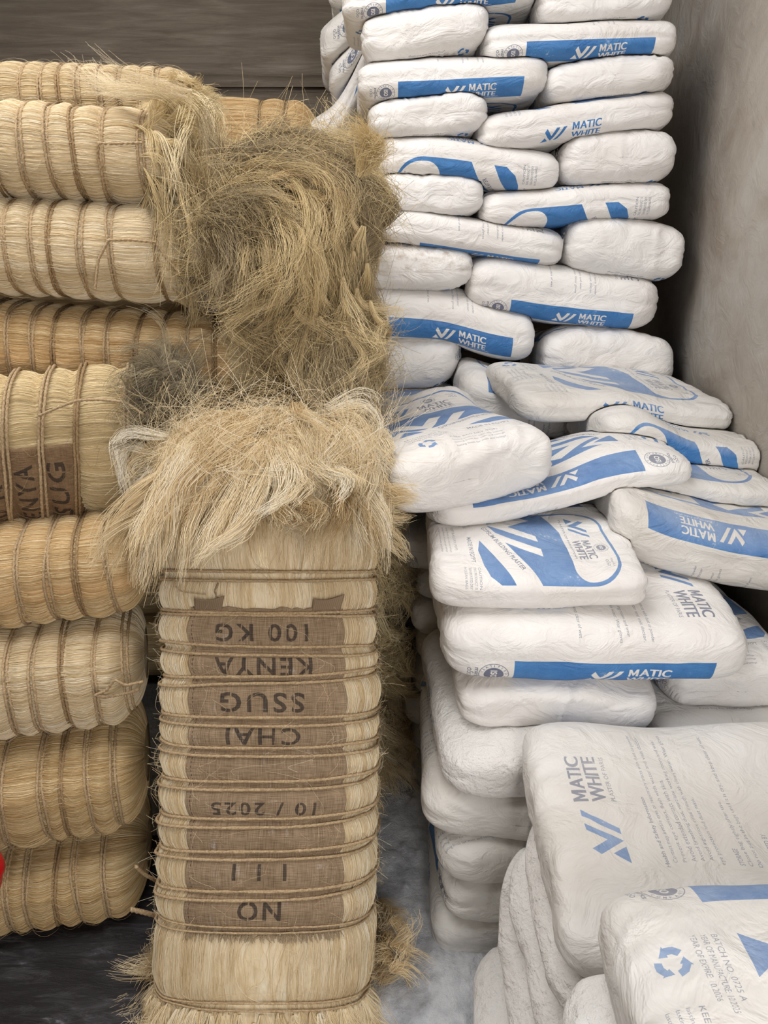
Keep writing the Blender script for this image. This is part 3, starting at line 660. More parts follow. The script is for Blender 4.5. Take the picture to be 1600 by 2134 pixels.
class Bale:
    def __init__(s, A, B, hh, hd, ropes, seed, upv=(0, 0, 1), extL=.35, extR=.0, nview=(0, -1, 0), m=2.7, pinch=.075, name='sisal_bale', label='', group=None, face=True):
        """A, B: points on the face toward the doorway at the near-left and right ends of its middle line"""
        A, B = np.asarray(A, float), np.asarray(B, float); a = (B - A) / np.linalg.norm(B - A)
        A = A - a * extL; B = B + a * extR
        u = np.asarray(upv, float); u = u - a * (u @ a); u /= np.linalg.norm(u)
        n = np.cross(a, u); n *= np.sign(n @ np.asarray(nview, float)) or 1
        s.a, s.u, s.n, s.hh, s.hd, s.m, s.seed, s.pinch = a, u, n, hh, hd, m, seed, pinch
        s.len = np.linalg.norm(B - A); s.c = (A + B) / 2 - n * hd; s.ropes = []
        for r in ropes:
            t = np.linspace(-.5, .5, 400); q = s.c + n * hd + t[:, None] * s.len * a
            px, py = proj(q)
            s.ropes.append((t * s.len)[np.argmin(np.abs((px if face is True else py) - r))])
        s.ropes = np.array(s.ropes) if len(s.ropes) else np.array([9.])
        base = s.c - u * hh * .97
        s.obj = empty(name, tuple(s.c - np.array([0, 0, hh])), label, 'bale', group)
    def S(s, x, th, off=0.0):
        x = np.asarray(x, float); th = np.asarray(th, float)
        d = np.min(np.abs(x[..., None] - s.ropes), -1)
        e = np.clip((s.len / 2 - np.abs(x)) / .10, 0.0, 1)
        k = (1 - s.pinch * np.exp(-d / .012) + s.pinch * .4 * np.clip(d / .04, 0, 1)) * (1 - (1 - e) ** 2.6) ** (1 / 2.6)
        c, n_ = np.cos(th), np.sin(th)
        y = np.sign(c) * np.abs(c) ** (2 / s.m) * s.hd; z = np.sign(n_) * np.abs(n_) ** (2 / s.m) * s.hh
        q = np.stack([x * 7, np.cos(th) * 2.2, np.sin(th) * 2.2], -1) + s.seed * 3.3
        k = k * (1 + .035 * fbm(q, s.seed, 3))
        y = y * k; z = z * k
        rr = np.sqrt(y * y + z * z) + 1e-6; y = y * (1 + off / rr); z = z * (1 + off / rr)
        z = z + .006 * np.sin(x * 5 + s.seed)
        return s.c + x[..., None] * s.a + y[..., None] * s.n + z[..., None] * s.u
    def body(s, m, nu=None, nv=84):
        nu = nu or max(60, int(s.len / .009))
        x = np.linspace(-s.len / 2, s.len / 2, nu); x = np.sign(x) * np.abs(x / (s.len / 2)) ** .95 * s.len / 2
        th = np.arange(nv) / nv * 2 * math.pi
        X, TH = np.meshgrid(x, th, indexing='ij'); V = s.S(X, TH).reshape(-1, 3); f = grid_faces(nu, nv, True)
        i = np.arange(nu - 1)[:, None]; j = np.arange(nv)[None]
        uq = lambda ii, jj: np.stack([x[ii] / 1.2 + 0 * jj, jj / nv * (1 + 0 * ii)], -1)
        uv = np.stack([uq(i, j), uq(i, j + 1), uq(i + 1, j + 1), uq(i + 1, j)], 2).reshape(-1, 2)
        if np.dot(np.cross(s.a, s.n), s.u) > 0:
            f = f[:, ::-1]; uv = uv.reshape(-1, 4, 2)[:, ::-1].reshape(-1, 2)
        return mesh_obj('fibre_body', V, f, m, parent=s.obj, uv=uv)
    def rope(s, x0, m, r=.0033, gap=.0082, th0=-2.2, th1=2.5, slant=0.0, pair=True, seed=0, lift=None):
        K = 230; th = np.linspace(th0, th1, K); P = []
        for sgn in ((-1, 1) if pair else (0,)):
            x = x0 + sgn * gap / 2 + slant * np.sin(th) + .004 * vn(np.stack([th * 1.3, th * 0 + x0 * 40, th * 0 + sgn * 3 + seed], -1), 4)
            P.append(lobed_tube(s.S(x, th, lift or r * .9), r, pitch=.013))
        return mesh_obj('rope', *join(P), m, parent=s.obj)
    def strands(s, n, m, seed=0, off=.0022, th0=-1.6, th1=2.3, lmin=.1, lmax=.32, rad=.0004, wild=.0, K=22, name='surface_fibres', x0=None, x1=None, wave=.06, tone=0):
        g = np.random.default_rng(seed + 50)
        x0 = -s.len / 2 + .02 if x0 is None else x0; x1 = s.len / 2 - .01 if x1 is None else x1
        xs = g.uniform(x0, x1, n); th = g.uniform(th0, th1, n); ln = g.uniform(lmin, lmax, n) * g.choice([-1, 1], n)
        t = np.linspace(0, 1, K)
        X = np.clip(xs[:, None] + ln[:, None] * t, -s.len / 2 + .004, s.len / 2 - .004)
        q = np.stack([X * 9, np.repeat(th[:, None] * 3, K, 1), np.full(X.shape, seed * 1.7)], -1)
        ind = g.random((n, 1)) * 9
        TH = th[:, None] + wave * fbm(q, seed, 2) + (.03 + wild * .35) * vn(np.stack([t[None] * 2.5 + ind * 7, ind + 0 * t[None], ind * 3 + 0 * t[None]], -1), seed + 2)
        O = off * g.random((n, 1)) + wild * .03 * g.random((n, 1)) ** 2 * np.sin(t * math.pi * g.uniform(.5, 1, (n, 1)))[...] 
        P = s.S(X, TH, np.abs(O) + .0006)
        tn = np.clip(.5 + .33 * vn(np.stack([xs * 6, th * 9, xs * 0 + seed], -1), 3) + g.normal(0, .17, n) + tone, 0, 1)
        rr = rad * (1 - .6 * t)[None] * np.ones((n, 1))
        return curves_obj(name, P, rr, tn, m, s.obj)

def push_out(P, ells):
    for c, r in ells:
        d = (P - c) / r; k = np.linalg.norm(d, axis=-1, keepdims=True); ins = k < 1
        P = np.where(ins, c + d / np.maximum(k, 1e-3) * r, P)
    return P
def locks(name, parent, roots, dirs, length, m, per=24, width=.012, K=16, grav=.5, curl=.6, cf=7, push=(), frizz=.004, rad=.0005, tone=None, seed=0, tip=.75, flow=None, front=None):
    """clumped fibre locks grown from roots: guides first, strands round each guide"""
    g = np.random.default_rng(seed + 900); M = len(roots); P = np.zeros((M, K, 3)); P[:, 0] = roots
    d = dirs / (np.linalg.norm(dirs, axis=1, keepdims=True) + 1e-9); st = (np.asarray(length) / (K - 1)).reshape(-1, 1) * np.ones((M, 1))
    ph = g.random((M, 1)) * 3
    for k in range(1, K):
        p = P[:, k - 1]
        c = vn3(p * cf + ph * .35, seed) + .5 * vn3(p * cf * 2.3 + ph, seed + 7)
        d = d + np.array([0, 0, -1]) * grav * .16 + c * curl * .55
        if flow is not None: d = d + flow(p) * .35
        d /= np.linalg.norm(d, axis=1, keepdims=True)
        q = p + d * st; q2 = push_out(q, push)
        if front is not None: q2 = front(q2)
        P[:, k] = q2; d = q2 - p; d /= np.linalg.norm(d, axis=1, keepdims=True) + 1e-9
    T = np.gradient(P, axis=1); T /= np.linalg.norm(T, axis=-1, keepdims=True) + 1e-9
    a = np.cross(T, (.31, .2, .93)); a /= np.linalg.norm(a, axis=-1, keepdims=True) + 1e-9; b = np.cross(T, a)
    t = np.linspace(0, 1, K)
    th = g.uniform(0, 2 * math.pi, (M, per, 1)); rr = np.sqrt(g.random((M, per, 1))) * 1.45 * width * g.uniform(.6, 1.5, (M, 1, 1))
    prof = ((1 - (1 - tip) * t ** 1.3) * (.25 + .75 * np.clip(t / .25, 0, 1)))[None, None]
    th = th + t[None, None] * g.uniform(-1.5, 1.5, (M, 1, 1))
    Q = P[:, None] + (rr * prof * np.cos(th))[..., None] * a[:, None] + (rr * prof * np.sin(th))[..., None] * b[:, None] * .6
    Q = Q.reshape(M * per, K, 3)
    ind = g.random((M * per, 1)) * 40
    z = np.stack([t[None] * 3.2 + ind, ind * .7 + 0 * t[None], ind * 1.9 + 0 * t[None]], -1)
    Q = Q + vn3(z, seed + 3) * frizz * (.3 + 3.2 * t[None, :, None] ** 1.3)
    cut = g.uniform(.3, 1.0, (M * per, 1)); tt = t[None] * cut; i = np.clip((tt * (K - 1)).astype(int), 0, K - 2); f = (tt * (K - 1) - i)[..., None]
    rI = np.arange(M * per)[:, None]; Q = Q[rI, i] * (1 - f) + Q[rI, i + 1] * f
    tn = (np.full(M, .5) if tone is None else np.asarray(tone, float)).repeat(per) + g.normal(0, .11, M * per)
    return curves_obj(name, Q, rad * (1 - .55 * t)[None] * g.uniform(.7, 1.2, (M * per, 1)), np.clip(tn, 0, 1), m, parent)
def ell_roots(ells, n, seed, cond):
    g = np.random.default_rng(seed); out = []; nr = []
    while len(out) < n:
        c, r = ells[g.integers(len(ells))]; v = g.normal(size=3); v /= np.linalg.norm(v); p = c + v * r
        if not cond(p, v): continue
        if any((((p - c2) / (r2 * .97)) ** 2).sum() < 1 for c2, r2 in ells if c2 is not c): continue
        out.append(p); nr.append(v)
    return np.array(out), np.array(nr)
def frizz_cloud(name, parent, ells, n, m, seed, cond, lmin=.05, lmax=.16, lift=.02, tone=.5, rad=.00035, K=10):
    """single stray fibres bowing off a lump"""
    P0, Nn = ell_roots(ells, n, seed, cond); g = np.random.default_rng(seed + 1); t = np.linspace(0, 1, K)
    d = g.normal(size=(n, 3)); d -= Nn * (d * Nn).sum(1, keepdims=True); d /= np.linalg.norm(d, axis=1, keepdims=True)
    ln = g.uniform(lmin, lmax, (n, 1, 1)); b = g.normal(size=(n, 1, 3)) * .35
    P = P0[:, None] + d[:, None] * ln * t[None, :, None] + Nn[:, None] * (lift * g.random((n, 1, 1)) * 4 * (t * (1 - t))[None, :, None] * 1.5 + .004) + b * ln * (t ** 2)[None, :, None]
    ind = g.random((n, 1)) * 40
    P = P + vn3(np.stack([t[None] * 3 + ind, ind + 0 * t[None], ind * 2 + 0 * t[None]], -1), seed) * .012 * t[None, :, None]
    return curves_obj(name, P, rad, np.clip(g.normal(tone, .2, n), 0, 1), m, parent)
def blob(name, parent, ells, m, seed, nu=40, nv=30):
    parts = []
    for k, (c, r) in enumerate(ells):
        th = np.linspace(0, math.pi, nv)[:, None]; ph = (np.arange(nu) / nu * 2 * math.pi)[None]
        v = np.stack([np.sin(th) * np.cos(ph), np.sin(th) * np.sin(ph), np.cos(th) + 0 * ph], -1)
        V = c + v * r * (.95 + .05 * fbm(v * 3 + k * 5, seed, 3)[..., None]); parts.append((V.reshape(-1, 3), grid_faces(nv, nu, True)[:, ::-1]))
    return mesh_obj(name, *join(parts), m, parent=parent)
def cord(parent, pts, m, r=.003, name='tie_cord', n=50):
    pts = np.asarray(pts, float); d = np.concatenate([[0], np.cumsum(np.linalg.norm(np.diff(pts, axis=0), axis=1))]); t = np.linspace(0, d[-1], n)
    P = np.stack([np.interp(t, d, pts[:, k]) for k in range(3)], -1)
    for _ in range(6): P[1:-1] = (P[:-2] + P[1:-1] * 2 + P[2:]) / 4
    v, f = lobed_tube(P, r, pitch=.012)
    e0 = np.arange(8)[None]; e1 = (np.arange(8) + (n - 1) * 8)[None, ::-1]
    return mesh_obj(name, v, [f, e0, e1], m, parent=parent)

GB = 'sisal bales stacked on the left'
def left_bale(A, B, hh, hd, ropes, seed, label, body, strand, extL=.4, extR=0, ns=2600, tone=0, rs=.0, **k):
    b = Bale(A, B, hh, hd, ropes, seed, extL=extL, extR=extR, label=label, group=GB, **k)
    rs_ = np.sort(b.ropes); pit = float(np.median(np.diff(rs_))); ex = [rs_[0] - pit * i for i in range(1, 12) if rs_[0] - pit * i > -b.len / 2 + .07]; b.ropes = np.concatenate([rs_, ex])
    b.body(body)
    g = random.Random(seed)
    for i, x in enumerate(b.ropes):
        b.rope(x, M_TWINE if i % 3 else M_TWINED, seed=i, slant=rs + g.uniform(-.006, .006), lift=.0095 if label.startswith('thick') else None)
    if ns: 
        b.strands(ns, strand, seed, tone=tone); b.strands(int(ns * .14), strand, seed + 9, wild=.6, rad=.00022, lmin=.04, lmax=.14, name='stray_fibres', tone=-.1)
    return b
def end_tuft(b, n, length, m, seed, per=22, grav=.5, out=.7, curl=.7, width=.012, tone=.5, xr=.07, th0=-1.7, th1=2.4, spread=.25, toneu=.25, cap=9.0):
    """loose fibres hanging off the right end of a bale"""
    g = np.random.default_rng(seed); x = b.len / 2 - g.random(n) ** 1.5 * xr - .002; th = g.uniform(th0, th1, n)
    P = b.S(x, th, .002); Q = b.S(x, th, .03); nn = (Q - P); nn /= np.linalg.norm(nn, axis=1, keepdims=True)
    d = b.a * out + nn * spread + g.normal(0, .25, (n, 3))
    return locks('loose_fibre', b.obj, P, d, g.uniform(*length, n), m, per=per, width=width, grav=grav, curl=curl, seed=seed, tone=np.clip(g.normal(tone, .15, n) + toneu * (nn[:, 2] > .2), 0, 1),
                 front=lambda q: np.stack([q[:, 0], q[:, 1], np.where(q[:, 2] > cap, cap + (q[:, 2] - cap) * .3, q[:, 2])], -1))

# ---- rows on the left, top to bottom
r0 = left_bale(at(0, 190, Y=2.32), at(400, 200, Y=2.36), .082, .18, (-20, 40, 82, 120, 160, 205, 245, 285, 325), 1,
               'highest sisal bale at the back, against the dark board-marked wall', M_MUTE, H_PALE, ns=2200, tone=-.1)
end_tuft(r0, 130, (.06, .14), H_GREY, 11, spread=.1, cap=1.955, grav=1.0, tone=.55, th0=-2.2, th1=2.8, xr=.06, curl=.9)
r1 = left_bale(at(0, 312, Y=1.90), at(330, 322, Y=1.95), .108, .19, (-20, 40, 97, 150, 210, 293), 2,
               'pale sisal bale with grey stain and a short cross tie, second from top', M_PALE, H_PALE, extR=.05)
end_tuft(r1, 150, (.16, .34), H_GREY, 12, cap=1.86, grav=1.1, out=.6, tone=.5, th0=-1.3, th1=2.2, xr=.10)
W0 = np.array([at(400 - 11 * i, 190 + (i * 13) % 26, Y=1.98) for i in range(12)])
locks('fibre_lock', r1.obj, W0, np.array([[-1, -.2, .05]] * 12), np.full(12, .2), H_PALE, per=40, width=.010, grav=.25, curl=.4, seed=33, tone=np.full(12, .6), rad=.0003, frizz=.008)
r2 = left_bale(at(0, 520, Y=1.88), at(385, 532, Y=1.93), .117, .2, (-55, 8, 62, 100, 165, 230, 328), 3,
               'bright creamy sisal bale with a knotted cross tie and two hanging cord ends', M_PALE, H_PALE, tone=.1, extR=.03)
end_tuft(r2, 60, (.08, .2), H_GREY, 13, grav=.8, tone=.6)
r3 = left_bale(at(0, 736, Y=1.90), at(600, 770, Y=2.0), .105, .18, (-30, 12, 62, 110, 170, 222, 280, 335, 387, 447, 508, 560), 4,
               'long golden sisal bale with many ropes, under the creamy one', M_GOLD, H_GOLD, ns=3200)
r4 = left_bale(at(0, 965, Y=1.60), at(290, 945, Y=1.68), .166, .145, (-60, 12, 88, 160, 262), 5,
               'thick sisal bale wrapped in brown burlap lettering with a dark grey shaggy end', M_MUTE, H_GREY, tone=.25, rs=.02, extR=.06)
end_tuft(r4, 230, (.12, .26), H_DARK, 14, grav=.45, out=.9, tone=.35, th0=-.3, th1=2.6, xr=.075, curl=.7)
end_tuft(r4, 70, (.06, .16), H_GREY, 15, grav=.6, out=.5, tone=.6, th0=-1.6, th1=.2, xr=.05)
r5 = left_bale(at(0, 1245, Y=1.49), at(300, 1222, Y=1.544), .119, .2, (-30, 36, 100, 160, 226, 298), 6, 'sisal bale directly under the burlap-wrapped bale', M_GOLD, H_GOLD, tone=.1)
r6 = left_bale(at(0, 1492, Y=1.395), at(300, 1455, Y=1.464), .12, .2, (-40, 22, 72, 136, 200, 264), 7, 'sisal bale with a tangled cord knot on its right half, third from the floor', M_PALE, H_PALE, tone=-.05)
r7 = left_bale(at(0, 1725, Y=1.327), at(300, 1680, Y=1.393), .126, .2, (-50, 4, 92, 132, 188, 241), 8, 'dull sisal bale with bulging sections, second from the floor', M_MUTE, H_GOLD, tone=-.05)
r8 = left_bale(at(0, 1920, Y=1.295), at(300, 1872, Y=1.356), .106, .2, (-40, 15, 57, 114, 160, 216), 9, 'shadowed sisal bale lying lowest on the floor at the left', M_MUTE, H_GOLD, tone=-.15, ns=1800)
r5b = left_bale(at(300, 848, Y=2.05), at(640, 852, Y=2.06), .10, .2, (430, 520), 10, 'brownish bale end seen in the dark gap above the standing bale', M_GOLD, H_GREY, extL=.2, ns=1200, tone=-.2)
# back row under the highest bale (mostly out of sight)
for k in range(7):
    b = Bale((-1.75, 2.34, .13 + .256 * k), (-.62, 2.38, .13 + .256 * k), .126, .2, (), 30 + k, extL=0, label='plain sisal bale of the rear row, %s from the floor' % ('lowest', 'second', 'third', 'fourth', 'fifth', 'sixth', 'seventh')[k], group='rear row of bales')
    b.body(M_MUTE, nu=30, nv=36)
far = Bale(at(440, 288, Y=2.80), at(655, 288, Y=2.80), .125, .17, (540, 592), 40, extL=.1, label='small far sisal bale with one rope band, beside the tall sack stack', group=GB)
far.body(M_GOLD); [far.rope(x, M_TWINED) for x in far.ropes]; far.strands(900, H_GOLD, 40, tone=-.1)

# cross ties
def on(b, px, py, Y, off=.012):
    return at(px, py, Y=Y) + b.n * off
def tie(b, pts, Y, m=M_TWINE, r=.003, off=.012): return cord(b.obj, [on(b, x, y, Y, off) for x, y in pts], m, r)
tie(r1, [(205, 299), (240, 300), (298, 298)], 1.915); tie(r1, [(207, 300), (206, 330), (216, 368)], 1.905, M_TWINED)
tie(r2, [(226, 500), (270, 499), (328, 504)], 1.90, off=.016); tie(r2, [(228, 502), (208, 540), (201, 602)], 1.90, off=.016); tie(r2, [(325, 503), (350, 540), (378, 570)], 1.91, off=.014)
tie(r4, [(83, 862), (120, 846), (162, 830), (210, 828), (262, 834), (300, 860)], 1.635, off=.02)
tie(r3, [(508, 818), (535, 770), (562, 755)], 1.975, M_TWINED)
tie(r6, [(200, 1438), (225, 1428), (240, 1405), (262, 1418), (300, 1410)], 1.44, off=.02); tie(r6, [(202, 1442), (220, 1446), (262, 1438), (290, 1430)], 1.44, off=.014)

# ---- bales lying end-on to the doorway, their ends a mass of loose fibre
GE = 'end-on bales with shaggy ends'
elab = ['floor-level end-on bale, its pale fibre tufts lying on the powder', 'end-on bale glimpsed beside the standing bale, second from the floor', 'end-on bale glimpsed beside the standing bale, third from the floor',
        'end-on bale glimpsed beside the standing bale, fourth from the floor', 'end-on bale whose long grey locks hang lowest over the gap', 'big shaggy end-on bale with swirling golden and grey fibre']
cols = []
for k in range(6):
    zc = .14 + .278 * k; x0 = -.21 + (.012, -.01, .015, 0, .0, -.01)[k]
    b = Bale((x0 - .2, 2.42, zc), (x0 + .2, 2.42, zc), .129, .3, (), 60 + k, extL=0, extR=0, label=elab[k], group=GE)
    # turn: axis toward the doorway
    b.a = np.array([0, -1., 0]); b.u = np.array([0, 0, 1.]); b.n = np.array([1., 0, 0]); b.len = .86; b.hd = .205; b.c = np.array([x0, 2.36, zc])
    b.ropes = np.array([-.3, -.2, -.1, 0, .1, .2, .3]); b.obj.location = (x0, 2.36, zc - .137)
    b.body(M_MUTE, nu=70, nv=60)
    for x in b.ropes[3:]: b.rope(x, M_TWINED)
    cols.append(b)
cond = lambda p, v: v[1] < .35 and v[2] > -.75
# upper two: the great mass
EA = [(np.array([-.21, 1.98, 1.61]), np.array([.20, .17, .165])), (np.array([-.29, 1.96, 1.55]), np.array([.16, .15, .11]))]
EBm = [(np.array([-.18, 1.95, 1.325]), np.array([.16, .17, .115])), (np.array([-.14, 1.96, 1.24]), np.array([.13, .15, .11]))]
blob('matted_core', cols[5].obj, EA, M_UNDERG, 1); blob('matted_core', cols[4].obj, EBm, M_UNDERG, 2)
ALL = EA + EBm
def swirl(p):
    """the mass turns over to the right at the top and falls down"""
    c = np.array([-.17, 1.9, 1.48]); d = p - c
    f = np.stack([d[:, 2] * 3.2 + .25, d[:, 1] * 0, -d[:, 0] * 2.6 - .75], -1); return f
def tone_big(P):
    gold = np.exp(-(((P[:, 0] + .17) / .13) ** 2 + ((P[:, 2] - 1.52) / .15) ** 2))
    return np.clip(.27 + .5 * gold + .3 * vn(P * 9, 5), .02, .98)
def cap_mass(q):
    x = q[:, 0]; e = -.015 + .028 * np.sin(q[:, 2] * 23 + 1) + .022 * np.sin(q[:, 2] * 61 + q[:, 1] * 30); x = np.where(x > e, e + (x - e) * .45, x)
    lo = -.41 + np.clip(1.43 - q[:, 2], 0, .3) * 1.25; x = np.where(x < lo, lo + (x - lo) * .3, x)
    return np.stack([x, q[:, 1], q[:, 2]], -1)
for k, (b, E, n) in enumerate(((cols[5], EA, 430), (cols[4], EBm, 430))):
    P0, Nn = ell_roots(E, n, 70 + k, cond); g = np.random.default_rng(80 + k)
    D = Nn * .5 + g.normal(0, .35, (n, 3)) + swirl(P0) * .7
    locks('loose_fibre', b.obj, P0, D, g.uniform(.10, .30, n), H_GREY, per=44, width=.014, K=18, grav=.35, curl=1.0, cf=8, push=ALL, frizz=.006, rad=.00045, tone=tone_big(P0), seed=90 + k, flow=swirl, front=cap_mass)
    frizz_cloud('stray_fibres', b.obj, E, 3200, H_GREY, 95 + k, cond, tone=.45, lift=.016, lmax=.13, rad=.0003)
# pale long locks over the mass, and the wisp standing up at its right
g = np.random.default_rng(5)
def px_locks(b, seeds, m, per=46, width=.013, length=.25, seed=0, tone=.75, grav=.6, curl=.9, K=20, rad=.0004, push=ALL, frizz=.010, tip=1.1):
    """seeds: (px, py, Y, (dx, dy, dz), length)"""
    R0 = np.array([at(q[0], q[1], Y=q[2]) for q in seeds]); D = np.array([q[3] for q in seeds], float); Ln = np.array([q[4] for q in seeds])
    return locks('fibre_lock', b.obj, R0, D, Ln, m, per=per, width=width, K=K, grav=grav, curl=curl, seed=seed, tone=np.full(len(seeds), tone), push=push, front=cap_mass, rad=rad, frizz=frizz, tip=tip)
sd = [(560 + 18 * i, 372 + (i * 37) % 60, 1.80, (.9, -.1, .25), .26) for i in range(9)]
px_locks(cols[5], sd, H_GOLD, seed=1, tone=.45, width=.014)
sd = [(700 + (i * 29) % 80, 420 + 26 * i, 1.79, (.15, -.1, -1), .24) for i in range(9)] + [(560 + (i * 53) % 160, 560 + 20 * i, 1.78, (.2, -.15, -1), .26) for i in range(10)]
px_locks(cols[4], sd, H_GREY, seed=2, tone=.72, grav=.9)
sd = [(745 + (i * 11) % 40, 330 + (i * 17) % 50, 1.80, (.25 + .04 * (i % 3), -.1, .9), .16) for i in range(12)]
px_locks(cols[5], sd, H_GREY, seed=3, tone=.62, grav=.1, curl=.35, per=46)
sd = [(600 + (i * 31) % 165, 690 + (i * 13) % 80, 1.80, (.1 * ((i % 5) - 1), -.1, -1), .22) for i in range(20)]
px_locks(cols[4], sd, H_GREY, seed=4, tone=.5, grav=1.2, push=())
sd = [(640 + (i * 31) % 120, 740 + (i * 13) % 50, 1.86, (.1 * ((i % 5) - 1), -.1, -1), .2) for i in range(26)]
px_locks(cols[4], sd, H_DARK, seed=14, tone=.45, grav=1.2, push=())
# lower ends beside the standing bale
for k in range(4):
    b = cols[k]; c = b.c + np.array([.02, -.42, 0]); E = [(c, np.array([.25, .14, .14]))]
    blob('matted_core', b.obj, E, M_UNDER, 5 + k)
    P0, Nn = ell_roots(E, 240, 120 + k, lambda p, v: v[1] < .6 and p[0] > -.12); g = np.random.default_rng(130 + k)
    locks('loose_fibre', b.obj, P0, Nn * .6 + g.normal(0, .4, (240, 3)) + np.array([.2, 0, -.5]), g.uniform(.06, .18, 240), H_GREY if k else H_PALE, per=26, width=.012, grav=.7, curl=.9, push=E, seed=140 + k, tone=np.clip(g.normal(.42, .16, 240), 0, 1), front=lambda q: np.stack([np.minimum(q[:, 0], .10 + .03 * np.sin(q[:, 2] * 40)), q[:, 1], np.maximum(q[:, 2], .01)], -1))
    frizz_cloud('stray_fibres', b.obj, E, 700, H_GREY, 150 + k, lambda p, v: v[1] < .5 and p[0] > -.1, tone=.5, lift=.02, lmax=.1)
sd = [(800 + (i * 17) % 50, 1880 + 18 * (i % 9), None, 0, 0) for i in range(26)]
R0 = np.array([at(q[0] - 22, q[1], z=.04 + .04 * (i % 3)) for i, q in enumerate(sd)])
locks('loose_fibre', cols[0].obj, R0, np.array([[.9, -.15, .3]] * len(sd)) + np.random.default_rng(3).normal(0, .3, (len(sd), 3)), np.full(len(sd), .10), H_PALE, per=40, width=.012, grav=.6, curl=.5, seed=160, tone=np.full(len(sd), .35), front=lambda q: np.stack([q[:, 0], q[:, 1], np.maximum(q[:, 2], .008)], -1))

def th_of(l, m): return math.copysign(math.asin(min(1, abs(l)) ** (m / 2)), l)
def s_at(b, py):
    t = np.linspace(-.5, .5, 800); q = b.c + b.n * b.hd + t[:, None] * b.len * b.a; return (t * b.len)[np.argmin(np.abs(proj(q)[1] - py))]
# ---- the standing bale in front
def face_pt(px, z): return at(px, 0, z=z)
Bt = np.array([at(548, 2090, Y=1.165)[0], 1.055, -.03]); Tp = np.array([at(552, 1010, Y=1.54)[0], 1.545, 1.10])
st = Bale(Bt, Tp, .232, .125, (2098, 1855 + 8, 1782, 1712, 1635, 1562, 1502, 1418, 1353, 1280, 1200, 1082, 1938), 77, upv=(1, 0, 0), extL=.0, extR=.02, m=3.4, pinch=.05,
          name='sisal_bale', label='big sisal bale standing upright in front with upside-down stencilled burlap label', face='y')
st.obj.location = (Bt[0], 1.2, 0)
st.body(M_PALE, nv=110)
slants = [.0, .016, .014, .016, .012, .004, .004, .012, -.006, .0, .0, .004, .004]
for i, x in enumerate(st.ropes):
    single = i in (0, 12)
    st.rope(x, M_TWINE, r=.0031 if not single else .002, gap=.017 if i not in (0, 12, 9) else .01, th0=-3.14, th1=3.14, slant=slants[i] * .8, seed=i, pair=True, lift=.0085)
st.strands(5200, H_PALE, 77, th0=-1.9, th1=1.9, lmin=.06, lmax=.22, tone=.0, off=.003)
st.strands(800, H_PALE, 78, th0=-1.9, th1=1.9, wild=.6, rad=.00022, lmin=.04, lmax=.13, name='stray_fibres', tone=-.1)
# side fuzz
g = np.random.default_rng(9); n = 1300; x = g.uniform(-st.len / 2, st.len / 2, n); th = g.choice([-1, 1], n) * g.uniform(1.1, 2.0, n); t = np.linspace(0, 1, 8)
P = st.S(x, th, 0); Q = st.S(x, th, .03); nn = (Q - P) / .03; d = nn + g.normal(0, .8, (n, 3)); d /= np.linalg.norm(d, axis=1, keepdims=True)
ln = g.uniform(.006, .03, (n, 1, 1)); W = P[:, None] + d[:, None] * ln * t[None, :, None] + g.normal(size=(n, 1, 3)) * ln * .5 * (t ** 2)[None, :, None]
curves_obj('stray_fibres', W, .0002, np.clip(g.normal(.45, .2, n), 0, 1), H_PALE, st.obj)

# burlap labels
def burlap_mat(name, img, c0, c1, powder):
    m, nt, b = mat(name); uv = nt.nodes.new('ShaderNodeUVMap').outputs[0]
    im = nt.nodes.new('ShaderNodeTexImage'); im.image = img; im.extension = 'CLIP'; L(nt, uv, im.inputs[0])
    sep = nt.nodes.new('ShaderNodeSeparateColor'); L(nt, im.outputs[0], sep.inputs[0])
    wx = noise(nt, mapping(nt, uv, (160, 14, 1)), 1, 2, .6); wy = noise(nt, mapping(nt, uv, (10, 330, 1)), 1, 2, .6)
    wv = math_n(nt, 'ADD', math_n(nt, 'MULTIPLY', wx, .5), math_n(nt, 'MULTIPLY', wy, .5))
    big = noise(nt, uv, 5, 4, .6)
    col = ramp(nt, math_n(nt, 'ADD', math_n(nt, 'MULTIPLY', wv, .8), math_n(nt, 'MULTIPLY', big, .2)), [(.36, c0), (.62, c1)]).outputs[0]
    fade = math_n(nt, 'MULTIPLY', sep.outputs[0], math_n(nt, 'SUBTRACT', 1.25, math_n(nt, 'MULTIPLY', wv, .7)), True)
    col = mixc(nt, math_n(nt, 'MULTIPLY', fade, .9), col, srgb(52, 47, 46))
    if powder:
        pn = ramp(nt, math_n(nt, 'ADD', math_n(nt, 'MULTIPLY', noise(nt, uv, 7, 6, .8), .8), math_n(nt, 'MULTIPLY', wv, .35)), [(.655, (0, 0, 0)), (.78, (1, 1, 1))]).outputs[0]
        col = mixc(nt, math_n(nt, 'MULTIPLY', pn, .6), col, srgb(206, 202, 200))
    L(nt, col, b.inputs['Base Color']); b.inputs['Roughness'].default_value = .9; b.inputs['Specular IOR Level'].default_value = .08
    L(nt, bump(nt, wv, .9, .003), b.inputs['Normal']); return m
def stencil(cv, t, x, y, size, width):
    cv.text(t, x, y, size, width, .02, 1, 0, False, 1.2)
    n = len(t)
    for i, ch in enumerate(t):
        cx = x + (i + .5) * width / n; cw = width / n
        if ch in 'OGSC0UQ': cv.poly([(cx - cw * .04, y - 2), (cx + cw * .03, y - 2), (cx + cw * .04, y + size + 2), (cx - cw * .03, y + size + 2)], 0)
        elif ch in 'KENYAH2': cv.poly([(cx - cw * .22, y - 2), (cx - cw * .15, y - 2), (cx - cw * .10, y + size + 2), (cx - cw * .17, y + size + 2)], 0)
sB, sT = s_at(st, 1945), s_at(st, 1268)
cb = Canvas(320, 680, 2.4)
